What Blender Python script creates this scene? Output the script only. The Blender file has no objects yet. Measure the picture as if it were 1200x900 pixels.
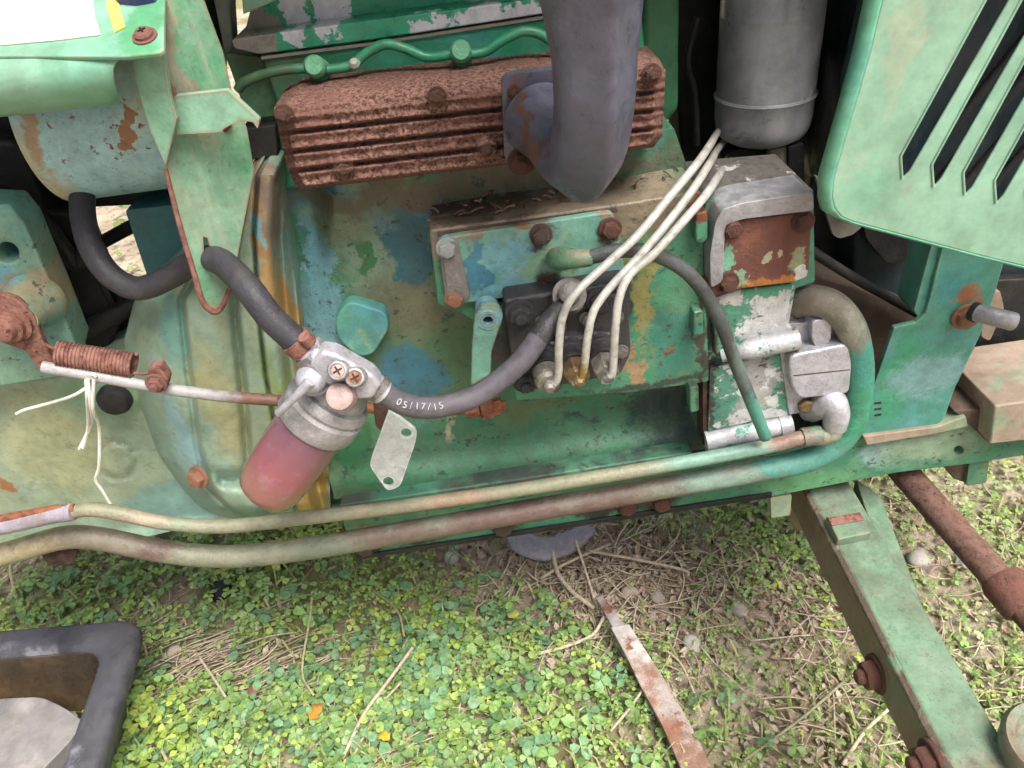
import bpy, bmesh, math, random
import numpy as np
from mathutils import Vector, Matrix
random.seed(7); RNG = np.random.default_rng(11)
scene = bpy.context.scene
R = math.radians

# ------------------------------------------------------------------ camera
PITCH, ROLL, FPX = R(36.0), R(7.5), 900.0
CAM = Vector((0, -0.56, 0.89))
_r = Vector((1, 0, 0)); _u = Vector((0, math.sin(PITCH), math.cos(PITCH))); _f = Vector((0, math.cos(PITCH), -math.sin(PITCH)))
CR = _r * math.cos(ROLL) - _u * math.sin(ROLL); CU = _u * math.cos(ROLL) + _r * math.sin(ROLL)
cd = bpy.data.cameras.new('camera'); cam = bpy.data.objects.new('camera', cd); scene.collection.objects.link(cam)
cd.sensor_fit = 'HORIZONTAL'; cd.sensor_width = 36; cd.lens = 36 * FPX / 1200
cd.clip_start = 0.01; cd.clip_end = 500
m = Matrix.Identity(4)
for i, a in enumerate((CR, CU, -_f)):
    for k in range(3): m[k][i] = a[k]
for k in range(3): m[k][3] = CAM[k]
cam.matrix_world = m
scene.camera = cam

# ------------------------------------------------------------------ sky, sun, exposure
SUN_EL, SUN_AZ = R(61), R(146)          # bright hazy daylight, light coming over the viewer's right shoulder
w = bpy.data.worlds.new('World'); scene.world = w; w.use_nodes = True
nt = w.node_tree; bg = nt.nodes['Background']
sky = nt.nodes.new('ShaderNodeTexSky'); sky.sky_type = 'NISHITA'; sky.sun_disc = False
sky.sun_elevation = SUN_EL; sky.sun_rotation = SUN_AZ; sky.dust_density = 4; sky.air_density = 1; sky.ozone_density = 1
hs = nt.nodes.new('ShaderNodeHueSaturation'); hs.inputs['Saturation'].default_value = 0.35
nt.links.new(sky.outputs[0], hs.inputs['Color']); nt.links.new(hs.outputs[0], bg.inputs[0]); bg.inputs[1].default_value = 0.085
sd = bpy.data.lights.new('sun', 'SUN'); sd.energy = 3.3; sd.angle = R(32); sd.color = (1, 0.96, 0.9)
sun = bpy.data.objects.new('sun', sd); scene.collection.objects.link(sun)
sv = Vector((math.sin(SUN_AZ) * math.cos(SUN_EL), math.cos(SUN_AZ) * math.cos(SUN_EL), math.sin(SUN_EL)))
sun.rotation_euler = (-sv).to_track_quat('-Z', 'Y').to_euler()
scene.view_settings.view_transform = 'Standard'; scene.view_settings.look = 'None'
scene.view_settings.gamma = 1; scene.view_settings.exposure = 1.1
scene.cycles.use_adaptive_sampling = True; scene.cycles.adaptive_threshold = 0.03; scene.cycles.adaptive_min_samples = 12
scene.cycles.max_bounces = 6; scene.cycles.diffuse_bounces = 2; scene.cycles.glossy_bounces = 2; scene.cycles.transmission_bounces = 4; scene.cycles.use_denoising = True

# ------------------------------------------------------------------ picking points: a photo direction and a distance give a place
def ray(px, py): return _f * FPX + CR * (px - 600) - CU * (py - 450)
def P(px, py, y=0.0):
    d = ray(px, py); return CAM + d * ((y - CAM.y) / d.y)
def PZ(px, py, z=0.0):
    d = ray(px, py); return CAM + d * ((z - CAM.z) / d.z)
def PP(px, py, o, n):
    d = ray(px, py); n = Vector(n); return CAM + d * ((Vector(o) - CAM).dot(n) / d.dot(n))
def L(pts, y): return [P(a, b, y) for a, b in pts]

# ------------------------------------------------------------------ material helpers
class NB:
    def __init__(s, name):
        s.m = bpy.data.materials.new(name); s.m.use_nodes = True; s.t = s.m.node_tree
        s.b = s.t.nodes['Principled BSDF']; s.tc = s.t.nodes.new('ShaderNodeTexCoord'); s.co = s.tc.outputs['Object']
    def n(s, k): return s.t.nodes.new(k)
    def put(s, sock, v):
        if hasattr(v, 'is_output'): s.t.links.new(v, sock)
        else: sock.default_value = (*v, 1) if (isinstance(v, tuple) and len(v) == 3 and len(sock.default_value) == 4) else v
    def noise(s, scale, detail=4, rough=.6, vec=None, dist=0, out=0):
        n = s.n('ShaderNodeTexNoise'); n.inputs['Scale'].default_value = scale; n.inputs['Detail'].default_value = detail
        n.inputs['Roughness'].default_value = rough; n.inputs['Distortion'].default_value = dist
        s.put(n.inputs['Vector'], vec or s.co); return n.outputs[out]
    def vor(s, scale, vec=None, feat='F1'):
        n = s.n('ShaderNodeTexVoronoi'); n.feature = feat; n.inputs['Scale'].default_value = scale; s.put(n.inputs['Vector'], vec or s.co); return n.outputs[0]
    def scl(s, v, loc=(0, 0, 0)):
        n = s.n('ShaderNodeMapping'); n.inputs['Scale'].default_value = v; n.inputs['Location'].default_value = loc; s.put(n.inputs['Vector'], s.co); return n.outputs[0]
    def step(s, v, lo, hi, a=0., b=1.):
        n = s.n('ShaderNodeMapRange'); n.interpolation_type = 'SMOOTHSTEP'; s.put(n.inputs[0], v)
        if lo > hi: lo, hi, a, b = hi, lo, b, a
        for i, x in enumerate((lo, hi, a, b)): n.inputs[i + 1].default_value = x
        return n.outputs[0]
    def math(s, op, a, b=0.):
        n = s.n('ShaderNodeMath'); n.operation = op; s.put(n.inputs[0], a); s.put(n.inputs[1], b); return n.outputs[0]
    def vm(s, op, a, b, out=0):
        n = s.n('ShaderNodeVectorMath'); n.operation = op; s.put(n.inputs[0], a); s.put(n.inputs[1], b); return n.outputs[out]
    def mix(s, f, a, b):
        n = s.n('ShaderNodeMix'); n.data_type = 'RGBA'; s.put(n.inputs[0], f); s.put(n.inputs[6], a); s.put(n.inputs[7], b); return n.outputs[2]
    def bump(s, h, strength, dist=.002, nrm=None):
        n = s.n('ShaderNodeBump'); n.inputs['Strength'].default_value = strength; n.inputs['Distance'].default_value = dist
        s.put(n.inputs['Height'], h)
        if nrm: s.put(n.inputs['Normal'], nrm)
        return n.outputs[0]
    def edge(s, rad=.003):
        n = s.n('ShaderNodeBevel'); n.samples = 4; n.inputs[0].default_value = rad
        g = s.n('ShaderNodeNewGeometry')
        d = s.vm('DOT_PRODUCT', n.outputs[0], g.outputs['Normal'], 1)
        return s.math('SUBTRACT', 1., d)

RUST = (.19, .072, .04); DUST = (.36, .30, .23); ALU = (.52, .51, .55)
def paint(name, base, tints=(), blobs=(), rust=None, chips=None, edge=None, rough=.48, metal=0., bump=.25, bs=90, warp=.03, wscale=22, streak=None, speck=.25, spec=.4, flake=.0, fcol=(.035, .05, .042), grime=.16, gcol=(.105, .085, .062)):
    """aged paint or metal: tints=(colour, scale, lo, hi), blobs=(px, py, y, rx_px, ry_px, colour[, soft]) stains each of its own shape"""
    s = NB(name); c = base
    fine = s.noise(bs * 3.6, 3, .75); mid = s.noise(bs * .8, 4, .72)
    rag = s.math('MULTIPLY', s.math('SUBTRACT', fine, .5), .22)
    for i, (col, sc, lo, hi) in enumerate(tints):
        c = s.mix(s.step(s.math('ADD', s.noise(sc, 3, .6, s.scl((1, 1, 1), (3.1 * i, 1.7 * i, .9 * i))), rag), lo, hi), c, col)
    if blobs:
        wv = s.vm('SUBTRACT', s.noise(wscale, 4, .7, out=1), (.5, .5, .5)); sc = s.n('ShaderNodeVectorMath'); sc.operation = 'SCALE'
        s.put(sc.inputs[0], wv); sc.inputs['Scale'].default_value = warp * 2
        wc = s.vm('ADD', s.co, sc.outputs[0]); rag2 = s.math('MULTIPLY', rag, 3.2)
        for bl in blobs:
            px, py, y, rx, ry, col = bl[:6]; soft = (bl[6] if len(bl) > 6 else .25) * .7
            p = P(px, py, y); k = (p - CAM).dot(_f) / FPX
            d = s.vm('SUBTRACT', wc, tuple(p)); d = s.vm('DIVIDE', d, (rx * k, .08, ry * k * 1.25)); ln = s.math('ADD', s.vm('LENGTH', d, (0, 0, 0), 1), rag2)
            c = s.mix(s.step(ln, 1 + soft, 1 - soft), c, col)
    if streak: # run marks down the surface
        c = s.mix(s.math('MULTIPLY', s.step(s.noise(1, 4, .7, s.scl((95, 95, 8))), .46, .72), streak[1]), c, streak[0])
    if grime: # handled, oily dirt in patches and pits
        gm = s.math('ADD', s.noise(bs * .22, 4, .72, s.scl((1, 1, 1), (5, 2, 8))), s.math('MULTIPLY', rag, .9))
        c = s.mix(s.math('MULTIPLY', s.step(gm, .44, .68), grime), c, gcol)
    if speck: c = s.mix(s.math('MULTIPLY', s.step(fine, .57, .71), min(1, speck)), c, (.05, .045, .036))
    if flake: # small crisp flakes where the paint has let go
        c = s.mix(s.math('MULTIPLY', s.step(s.noise(bs * 1.1, 4, .72, s.scl((1, 1, 1.4), (1, 6, 2))), .608, .628), flake), c, fcol)
    hmask = None
    if chips:
        sc, lo, hi, col = chips; msk = s.step(s.math('ADD', s.noise(sc, 5, .68), s.math('MULTIPLY', rag, .4)), lo, hi); c = s.mix(msk, c, col); hmask = msk
    if rust:
        sc, lo, hi = rust; msk = s.step(s.math('ADD', s.noise(sc, 4, .7, s.scl((1, 1, 1), (7, 3, 5))), s.math('MULTIPLY', rag, .7)), lo - .02, hi)
        c = s.mix(msk, c, s.mix(fine, (.30, .12, .055), (.07, .03, .022)))
    if edge:
        e = s.edge(edge[1] if len(edge) > 1 else .003); e = s.step(s.math('ADD', e, s.math('MULTIPLY', s.math('SUBTRACT', mid, .5), .6)), .10, .20)
        c = s.mix(e, c, edge[0])
    v = s.n('ShaderNodeHueSaturation'); s.put(v.inputs['Color'], c); s.put(v.inputs['Value'], s.step(mid, .28, .72, .82, 1.16))
    s.put(s.b.inputs['Base Color'], v.outputs[0]); s.b.inputs['Metallic'].default_value = metal
    s.b.inputs['Specular IOR Level'].default_value = spec
    s.put(s.b.inputs['Roughness'], s.step(mid, .3, .75, max(rough - .1, .05), min(rough + .25, 1)))
    h = s.math('ADD', s.math('MULTIPLY', mid, 1.), s.math('MULTIPLY', fine, .45))
    if hmask is not None: h = s.math('SUBTRACT', h, s.math('MULTIPLY', hmask, .35))
    if bump: s.put(s.b.inputs['Normal'], s.bump(h, min(1, bump * 1.3), .0026))
    return s.m

# ------------------------------------------------------------------ mesh helpers
def tris_ok(o): return o
def mk(name, verts, faces, mat, parent=None, angle=38, bevel=0, seg=2, label=None, mats=None, midx=None):
    me = bpy.data.meshes.new(name); me.from_pydata([tuple(v) for v in verts], [], [tuple(f) for f in faces])
    b = bmesh.new(); b.from_mesh(me); bmesh.ops.recalc_face_normals(b, faces=b.faces); b.to_mesh(me); b.free()
    return fin(name, me, mat, parent, angle, bevel, seg, label)
def fin(name, me, mat, parent=None, angle=38, bevel=0, seg=2, label=None):
    for p in me.polygons: p.use_smooth = True
    me.set_sharp_from_angle(angle=R(angle)); me.materials.append(mat)
    o = bpy.data.objects.new(name, me); scene.collection.objects.link(o)
    if parent: o.parent = parent
    if bevel:
        md = o.modifiers.new('bevel', 'BEVEL'); md.width = bevel; md.segments = seg; md.limit_method = 'ANGLE'; md.angle_limit = R(30); md.harden_normals = True
    if label: o['label'] = label
    return o
def prism(name, pts, ext, mat, parent=None, bevel=.002, holes=(), seg=2, **k):
    ext = Vector(ext); pts = [Vector(p) for p in pts]
    if not holes:
        n = len(pts); v = pts + [p + ext for p in pts]
        f = [tuple(range(n)), tuple(range(2 * n - 1, n - 1, -1))] + [(i, (i + 1) % n, n + (i + 1) % n, n + i) for i in range(n)]
        return mk(name, v, f, mat, parent, bevel=bevel, seg=seg, **k)
    b = bmesh.new(); es = []
    for lp in [pts] + [list(h) for h in holes]:
        vs = [b.verts.new(p) for p in lp]; es += [b.edges.new((vs[i], vs[(i + 1) % len(vs)])) for i in range(len(vs))]
    bmesh.ops.triangle_fill(b, edges=es, use_beauty=True)
    fs = b.faces[:]; r = bmesh.ops.extrude_face_region(b, geom=fs)
    bmesh.ops.translate(b, verts=[g for g in r['geom'] if isinstance(g, bmesh.types.BMVert)], vec=ext)
    b.faces.ensure_lookup_table(); bmesh.ops.recalc_face_normals(b, faces=b.faces)
    me = bpy.data.meshes.new(name); b.to_mesh(me); b.free()
    return fin(name, me, mat, parent, bevel=bevel, seg=seg, **k)
def slab(name, pp, y, depth, mat, parent=None, bevel=.002, hp=(), **k):
    """outline at distance y, pushed back by depth"""
    return prism(name, L(pp, y), (0, depth, 0), mat, parent, bevel, [L(h, y) for h in hp], **k)
def ell(cx, cy, rx, ry=None, n=14, a0=0): return [(cx + rx * math.cos(a0 + 2 * math.pi * i / n), cy + (ry or rx) * math.sin(a0 + 2 * math.pi * i / n)) for i in range(n)]
def rnd(pp, r, n=4):
    """round the corners of a 2-D outline"""
    out = []
    N = len(pp)
    for i in range(N):
        a, b, c = Vector(pp[i - 1]), Vector(pp[i]), Vector(pp[(i + 1) % N])
        q = r[i] if isinstance(r, (list, tuple)) else r
        if q <= 0: out.append(tuple(b)); continue
        u, v = (a - b), (c - b); q = min(q, u.length * .45, v.length * .45); s, e = b + u.normalized() * q, b + v.normalized() * q
        for k in range(n + 1):
            t = k / n; out.append(tuple((1 - t) ** 2 * s + 2 * t * (1 - t) * b + t * t * e))
    return out
def crom(pts, res, extra=None):
    q = [Vector(p) for p in pts]; q = [q[0] * 2 - q[1]] + q + [q[-1] * 2 - q[-2]]
    ex = None if extra is None else [extra[0]] + list(extra) + [extra[-1]]
    out, oe = [], []
    for i in range(1, len(q) - 2):
        for k in range(res):
            t = k / res; a, b, c, d = q[i - 1], q[i], q[i + 1], q[i + 2]
            out.append(.5 * ((2 * b) + (c - a) * t + (2 * a - 5 * b + 4 * c - d) * t * t + (3 * b - a - 3 * c + d) * t ** 3))
            if ex: oe.append(ex[i] * (1 - t) + ex[i + 1] * t)
    out.append(q[-2])
    if ex: oe.append(ex[-2])
    return out, oe
def tube_geo(pts, rad, segs=14, res=6, shape=None, smooth=True):
    rl = list(rad) if isinstance(rad, (list, tuple)) else [rad] * len(pts)
    c, rr = crom(pts, res, rl) if (smooth and len(pts) > 2) else ([Vector(p) for p in pts], rl)
    v, f = [], []; t0 = (c[1] - c[0]).normalized(); nrm = t0.orthogonal().normalized()
    if shape: nrm = shape[1] - t0 * shape[1].dot(t0); nrm.normalize()
    for i, p in enumerate(c):
        t = (c[min(i + 1, len(c) - 1)] - c[max(i - 1, 0)]).normalized()
        nrm = (nrm - t * nrm.dot(t)).normalized(); bi = t.cross(nrm)
        for k in range(segs):
            a = 2 * math.pi * k / segs; q = rr[i] * (shape[0](a) if shape else 1)
            v.append(p + nrm * (math.cos(a) * q) + bi * (math.sin(a) * q))
    for i in range(len(c) - 1):
        for k in range(segs): f.append((i * segs + k, i * segs + (k + 1) % segs, (i + 1) * segs + (k + 1) % segs, (i + 1) * segs + k))
    f.append(tuple(range(segs))); f.append(tuple(range((len(c) - 1) * segs, len(c) * segs)))
    return v, f
def tube(name, pts, rad, mat, parent=None, segs=16, res=7, shape=None, smooth=True, angle=50, **k):
    v, f = tube_geo(pts, rad, segs, res, shape, smooth); return mk(name, v, f, mat, parent, angle=angle, **k)
def tp(name, pp, rad, mat, parent=None, **k): return tube(name, [P(*q) for q in pp], rad, mat, parent, **k)
def lathe_geo(c, axis, prof, segs=28):
    c, axis = Vector(c), Vector(axis).normalized(); a = axis.orthogonal().normalized(); b = axis.cross(a); v, f = [], []
    for r_, h in prof:
        for k in range(segs):
            t = 2 * math.pi * k / segs; v.append(c + axis * h + (a * math.cos(t) + b * math.sin(t)) * max(r_, 1e-5))
    for i in range(len(prof) - 1):
        for k in range(segs): f.append((i * segs + k, i * segs + (k + 1) % segs, (i + 1) * segs + (k + 1) % segs, (i + 1) * segs + k))
    f.append(tuple(range(segs))); f.append(tuple(range((len(prof) - 1) * segs, len(prof) * segs)))
    return v, f
def lathe(name, c, axis, prof, mat, parent=None, segs=28, angle=40, **k):
    v, f = lathe_geo(c, axis, prof, segs); return mk(name, v, f, mat, parent, angle=angle, **k)
# shared bolt meshes ---------------------------------------------------
_bm = {}
def bolt_mesh(kind, mat):
    key = (kind, mat.name)
    if key in _bm: return _bm[key]
    b = bmesh.new()
    def ring(r_, h, n, rot=0): return [b.verts.new((r_ * math.cos(2 * math.pi * k / n + rot), r_ * math.sin(2 * math.pi * k / n + rot), h)) for k in range(n)]
    def loft(rs):
        for q, w_ in zip(rs, rs[1:]):
            for k in range(len(q)): b.faces.new((q[k], q[(k + 1) % len(q)], w_[(k + 1) % len(q)], w_[k]))
        b.faces.new(rs[-1])
    if kind in ('hex', 'nut'):
        loft([ring(1.28, -.15, 20), ring(1.28, .1, 20), ring(1.2, .16, 20)])
        loft([ring(.98, .1, 6), ring(.98, .72, 6), ring(.8, .88, 6)])
        if kind == 'nut': loft([ring(.5, .8, 12), ring(.5, 1.25, 12), ring(.38, 1.36, 12)])
        else: loft([ring(.55, .87, 12), ring(.45, .93, 12)])
    elif kind == 'pan':
        loft([ring(1.3, -.1, 20), ring(1.3, .08, 20), ring(1.2, .12, 20)])
        loft([ring(1., .1, 20), ring(.97, .4, 20), ring(.75, .62, 20), ring(.4, .7, 20)])
        for a in (0, math.pi / 2): # cross slot walls
            c_, s_ = math.cos(a), math.sin(a)
            vs = [b.verts.new((c_ * x - s_ * y, s_ * x + c_ * y, .705)) for x, y in ((-.5, -.09), (.5, -.09), (.5, .09), (-.5, .09))]
    bmesh.ops.recalc_face_normals(b, faces=b.faces); bmesh.ops.delete(b, geom=[v for v in b.verts if not v.link_faces], context='VERTS')
    me = bpy.data.meshes.new('bolt'); b.to_mesh(me); b.free()
    for p in me.polygons: p.use_smooth = True
    me.set_sharp_from_angle(angle=R(30)); me.materials.append(mat); _bm[key] = me
    return me
def bolt(p, axis, size, mat, parent, kind='hex', name='bolt'):
    o = bpy.data.objects.new(name, bolt_mesh(kind, mat)); scene.collection.objects.link(o); o.parent = parent
    q = Vector(axis).to_track_quat('Z', 'Y') @ Matrix.Rotation(random.uniform(0, 1), 3, 'Z').to_quaternion()
    o.matrix_local = Matrix.LocRotScale(Vector(p), q, (size,) * 3); return o
FR = (0, -1, 0)
# numpy value noise -----------------------------------------------------
_tab = RNG.random((64, 64))
def vn(x, y):
    xi, yi = np.floor(x).astype(int), np.floor(y).astype(int); fx, fy = x - xi, y - yi; fx = fx * fx * (3 - 2 * fx); fy = fy * fy * (3 - 2 * fy)
    g = lambda a, b: _tab[a % 64, b % 64]
    return (g(xi, yi) * (1 - fx) + g(xi + 1, yi) * fx) * (1 - fy) + (g(xi, yi + 1) * (1 - fx) + g(xi + 1, yi + 1) * fx) * fy
def fbm(x, y, o=4): return sum(vn(x * 2 ** i + 7 * i, y * 2 ** i + 3 * i) * .5 ** i for i in range(o)) / sum(.5 ** i for i in range(o))
def sst(a, b, x): t = np.clip((x - a) / (b - a), 0, 1); return t * t * (3 - 2 * t)
def itp(x, pts): xs, ys = zip(*pts); return np.interp(x, xs, ys)
def relief(name, fn, nu, nv, yback, mat, parent, angle=60, **k):
    """cast surface: fn(u, v) -> px, py, y arrays; skirted back to yback so it is a solid casting"""
    u, v = np.meshgrid(np.linspace(0, 1, nu), np.linspace(0, 1, nv)); px, py, yy = fn(u, v)
    vs = [P(a, b, c) for a, b, c in zip(px.ravel(), py.ravel(), yy.ravel())]; f = []
    for j in range(nv - 1):
        for i in range(nu - 1): f.append((j * nu + i, j * nu + i + 1, (j + 1) * nu + i + 1, (j + 1) * nu + i))
    bd = list(range(nu)) + [j * nu + nu - 1 for j in range(1, nv)] + [(nv - 1) * nu + i for i in range(nu - 2, -1, -1)] + [j * nu for j in range(nv - 2, 0, -1)]
    o0 = len(vs); vs += [Vector((vs[i].x, yback, vs[i].z)) for i in bd]; n = len(bd)
    f += [(bd[i], o0 + i, o0 + (i + 1) % n, bd[(i + 1) % n]) for i in range(n)]; f.append(tuple(range(o0, o0 + n)))
    return mk(name, vs, f, mat, parent, angle=angle, **k)
def empty(name, loc=(0, 0, 0), **props):
    o = bpy.data.objects.new(name, None); scene.collection.objects.link(o); o.location = loc; o.empty_display_size = .1
    for a, b in props.items(): o[a] = b
    return o
def toplevel(o, label, cat, group=None):
    """moves a mesh's origin to its own base and tags it"""
    if o.type == 'MESH':
        bb = [Vector(c) for c in o.bound_box]; c = sum(bb, Vector()) / 8; c.z = min(b_.z for b_ in bb)
        o.data.transform(Matrix.Translation(-c)); o.location = c
    o['label'] = label; o['category'] = cat
    if group: o['group'] = group
    return o

# ------------------------------------------------------------------ colours and materials
MINT = (.19, .40, .26); GREEN = (.035, .22, .115); TEAL = (.10, .33, .29); BLUE = (.075, .23, .30); SKYB = (.20, .42, .46); OLIVE = (.30, .34, .15); CREAM = (.50, .47, .33)
PALE = (.34, .47, .33); BROWN = (.17, .125, .085); BLACK = (.012, .011, .012); YEL = (.52, .36, .10)
M = {}
_paint = paint
def paint(name, base, tints=(), blobs=(), k=1.0, **kw):      # k: plain factor on every colour, tuned per material
    def d(c_):
        l = .3 * c_[0] + .55 * c_[1] + .15 * c_[2]; return tuple(max(.004, l + (x - l) * 1.04) * k * .9 for x in c_)
    return _paint(name, d(base), [(d(t[0]),) + tuple(t[1:]) for t in tints], [tuple(b[:5]) + (d(b[5]),) + tuple(b[6:]) for b in blobs], **kw)
M['block'] = paint('block_paint', (.07, .235, .125), [((.12, .245, .135), 9, .45, .62), (GREEN, 14, .55, .7), (TEAL, 11, .58, .72)], [
    (440, 270, 0, 55, 60, (.24, .35, .25), .5), (425, 470, 0, 60, 60, (.10, .28, .15), .4), (500, 420, 0, 60, 55, (.12, .235, .12), .5),
    (480, 350, 0, 60, 35, (.22, .22, .14), .6), (375, 300, 0, 16, 42, SKYB), (385, 370, 0, 42, 40, SKYB, .4), (350, 230, 0, 70, 22, BLUE, .4),
    (470, 235, 0, 65, 22, BLUE, .3), (478, 280, 0, 24, 40, (.055, .17, .21)), (482, 432, 0, 45, 34, (.07, .22, .29)), (425, 285, 0, 9, 26, (.07, .23, .10)), (405, 255, 0, 50, 18, (.22, .29, .19), .6),
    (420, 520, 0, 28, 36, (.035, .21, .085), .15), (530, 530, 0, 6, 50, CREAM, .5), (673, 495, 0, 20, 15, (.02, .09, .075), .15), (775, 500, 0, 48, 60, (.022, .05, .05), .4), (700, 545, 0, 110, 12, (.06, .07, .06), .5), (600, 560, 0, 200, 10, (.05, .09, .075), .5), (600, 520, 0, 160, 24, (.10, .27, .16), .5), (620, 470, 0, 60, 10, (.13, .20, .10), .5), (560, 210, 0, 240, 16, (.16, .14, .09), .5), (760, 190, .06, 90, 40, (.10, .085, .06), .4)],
    chips=(34, .66, .7, (.045, .12, .10)), bump=.35, bs=70, speck=.45, streak=((.09, .10, .06), .35), rust=(26, .68, .76), k=0.8, flake=.75)
M['housing'] = paint('housing_paint', (.085, .29, .17), [((.22, .32, .13), 16, .5, .66), ((.04, .24, .15), 12, .55, .7)], [
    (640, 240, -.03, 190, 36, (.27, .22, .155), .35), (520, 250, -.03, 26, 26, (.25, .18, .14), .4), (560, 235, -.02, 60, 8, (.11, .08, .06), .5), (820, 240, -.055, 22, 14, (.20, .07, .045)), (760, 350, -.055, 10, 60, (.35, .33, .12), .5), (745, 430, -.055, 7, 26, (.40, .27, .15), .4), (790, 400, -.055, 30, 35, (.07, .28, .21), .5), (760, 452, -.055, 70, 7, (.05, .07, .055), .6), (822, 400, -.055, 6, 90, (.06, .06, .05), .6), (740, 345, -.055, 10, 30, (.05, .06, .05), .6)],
    chips=(48, .62, .68, (.05, .11, .10)), bump=.4, bs=85, speck=.5, rust=(30, .66, .74), k=0.78, flake=.75)
M['cover'] = paint('cover_paint', (.17, .37, .29), [(SKYB, 20, .5, .62), ((.28, .40, .27), 30, .55, .7)], [
    (560, 310, -.06, 9, 34, BLUE), (530, 318, -.06, 14, 36, (.22, .20, .18), .2), (640, 320, -.06, 40, 22, (.22, .38, .26), .4), (590, 345, -.06, 36, 12, SKYB), (640, 258, -.06, 110, 5, (.30, .17, .11), .5)] + [(x, y, -.06, 13, 11, (.07, .06, .05), .6) for x, y in ((634, 278), (715, 271), (639, 338), (660, 312), (600, 352))],
    chips=(60, .66, .7, (.20, .17, .14)), edge=((.14, .10, .07),), bump=.25, speck=.35, k=0.85, flake=.22, fcol=(.09, .065, .045))
M['bell'] = paint('bell_housing_paint', (.28, .41, .32), [((.33, .43, .31), 7, .45, .65), ((.22, .42, .38), 9, .55, .7)], [
    (305, 250, -.05, 22, 55, (.27, .21, .17), .4), (345, 400, -.03, 13, 150, (.46, .29, .12), .5), (365, 570, -.03, 22, 60, (.55, .38, .12), .5), (300, 300, -.05, 14, 16, (.42, .24, .11), .5), (297, 285, -.05, 7, 18, SKYB), (195, 500, -.04, 20, 70, (.30, .47, .47), .5), (190, 380, -.04, 25, 60, (.20, .40, .34), .5), (255, 480, -.05, 28, 70, (.40, .42, .24), .6), (320, 470, -.05, 16, 60, (.26, .37, .17), .5)],  # bluish band down the left flare is a painted highlight
    bump=.18, bs=60, speck=.2, streak=((.34, .28, .15), .35), rust=(22, .70, .78), rough=.42, k=0.86, flake=.22, fcol=(.09, .065, .045))
M['gear'] = paint('gearbox_paint', (.32, .42, .31), [((.38, .43, .28), 6, .45, .62), ((.25, .40, .30), 9, .52, .68)], [
    (60, 530, 0, 60, 60, (.40, .42, .25), .6), (200, 600, 0, 60, 30, (.22, .37, .33), .5), (120, 470, 0, 50, 26, (.22, .36, .22), .5), (10, 580, 0, 12, 10, (.40, .18, .09), .4)], bump=.15, bs=55, speck=.18, rough=.42, k=0.88, flake=.22, fcol=(.09, .065, .045))
M['step'] = paint('step_paint', (.24, .40, .29), [((.16, .38, .34), 10, .5, .62), ((.10, .33, .18), 16, .6, .68)], [(10, 340, -.03, 20, 20, SKYB), (35, 350, -.03, 28, 22, (.40, .34, .22), .5)], bump=.2, speck=.25, rust=(24, .68, .76), k=0.85, flake=.75)
M['head'] = paint('head_paint', GREEN, [((.03, .26, .15), 14, .45, .6), ((.06, .30, .26), 9, .55, .7)], [(310, 70, .0, 40, 40, (.06, .12, .06), .5)], chips=(40, .69, .72, ALU), bump=.2, speck=.3, rough=.38, k=0.85)
M['oily'] = paint('oily_green', (.06, .17, .11), [((.055, .075, .065), 12, .45, .6), ((.10, .22, .14), 20, .56, .66)], bump=.3, speck=.4, grime=.5, rust=(30, .66, .75), flake=.75)
M['valve'] = paint('valve_cover_paint', (.03, .27, .15), [((.05, .33, .22), 10, .5, .7)], [
    (343, 10, .02, 13, 26, ALU, .08), (385, 15, .02, 20, 24, ALU, .08), (400, -8, .02, 18, 14, ALU, .08), (300, 35, .01, 26, 16, (.24, .22, .19), .15), (278, 48, .01, 16, 12, (.24, .20, .18), .2), (510, 35, .0, 26, 8, ALU, .1), (590, 16, .0, 50, 10, ALU, .15), (565, 25, .0, 30, 4, ALU, .1)], bump=.15, speck=.2, rough=.32, warp=.02, wscale=40, k=0.9)
M['teal'] = paint('faded_teal_paint', (.10, .34, .27), [((.13, .38, .37), 8, .48, .65), ((.06, .30, .17), 10, .55, .7)], [(1055, 440, -.03, 25, 50, (.07, .34, .19), .5), (1085, 440, -.03, 45, 26, (.24, .45, .44), .5), (1120, 330, -.03, 26, 20, (.08, .29, .28), .5), (1140, 345, -.03, 14, 14, (.42, .18, .10), .3)], edge=((.36, .26, .18),), bump=.18, speck=.2, chips=(44, .69, .72, (.40, .42, .40)), rough=.38, k=0.82, flake=.22, fcol=(.09, .065, .045))
M['rail'] = paint('rail_paint', (.07, .26, .15), [((.13, .32, .19), 9, .48, .64), ((.24, .29, .16), 11, .58, .7)], [(1035, 525, -.02, 26, 16, (.30, .46, .47), .5), (950, 560, -.02, 60, 20, (.15, .37, .18), .5), (1090, 520, -.02, 60, 24, (.30, .42, .29), .6), (650, 615, -.02, 80, 14, (.085, .31, .19), .5)] + [(x, y, -.024, 24, 14, (.035, .04, .035), .5) for x, y in ((428, 640), (589, 615), (735, 592), (775, 587), (500, 628), (690, 598))], bump=.25, speck=.4, rust=(30, .66, .75), edge=((.10, .08, .06),), rough=.45, k=0.78, flake=.75)
M['grille'] = paint('faded_mint_paint', (.30, .51, .37), [((.37, .53, .39), 5, .42, .62), ((.44, .53, .39), 8, .52, .7), ((.24, .47, .36), 9, .56, .7)], [(1050, 40, -.1, 14, 60, (.42, .52, .38), .9), (1010, 215, -.1, 40, 26, (.24, .49, .34), .9)], bump=.08, bs=40, speck=.06, rough=.40, spec=.45, k=0.82)
M['hood'] = paint('hood_paint', (.20, .43, .30), [((.26, .47, .34), 7, .5, .66)], [(170, 30, -.1, 26, 40, (.12, .36, .19), .5)], edge=((.28, .24, .16),), bump=.1, bs=50, speck=.15, rough=.38, k=0.85)
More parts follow.
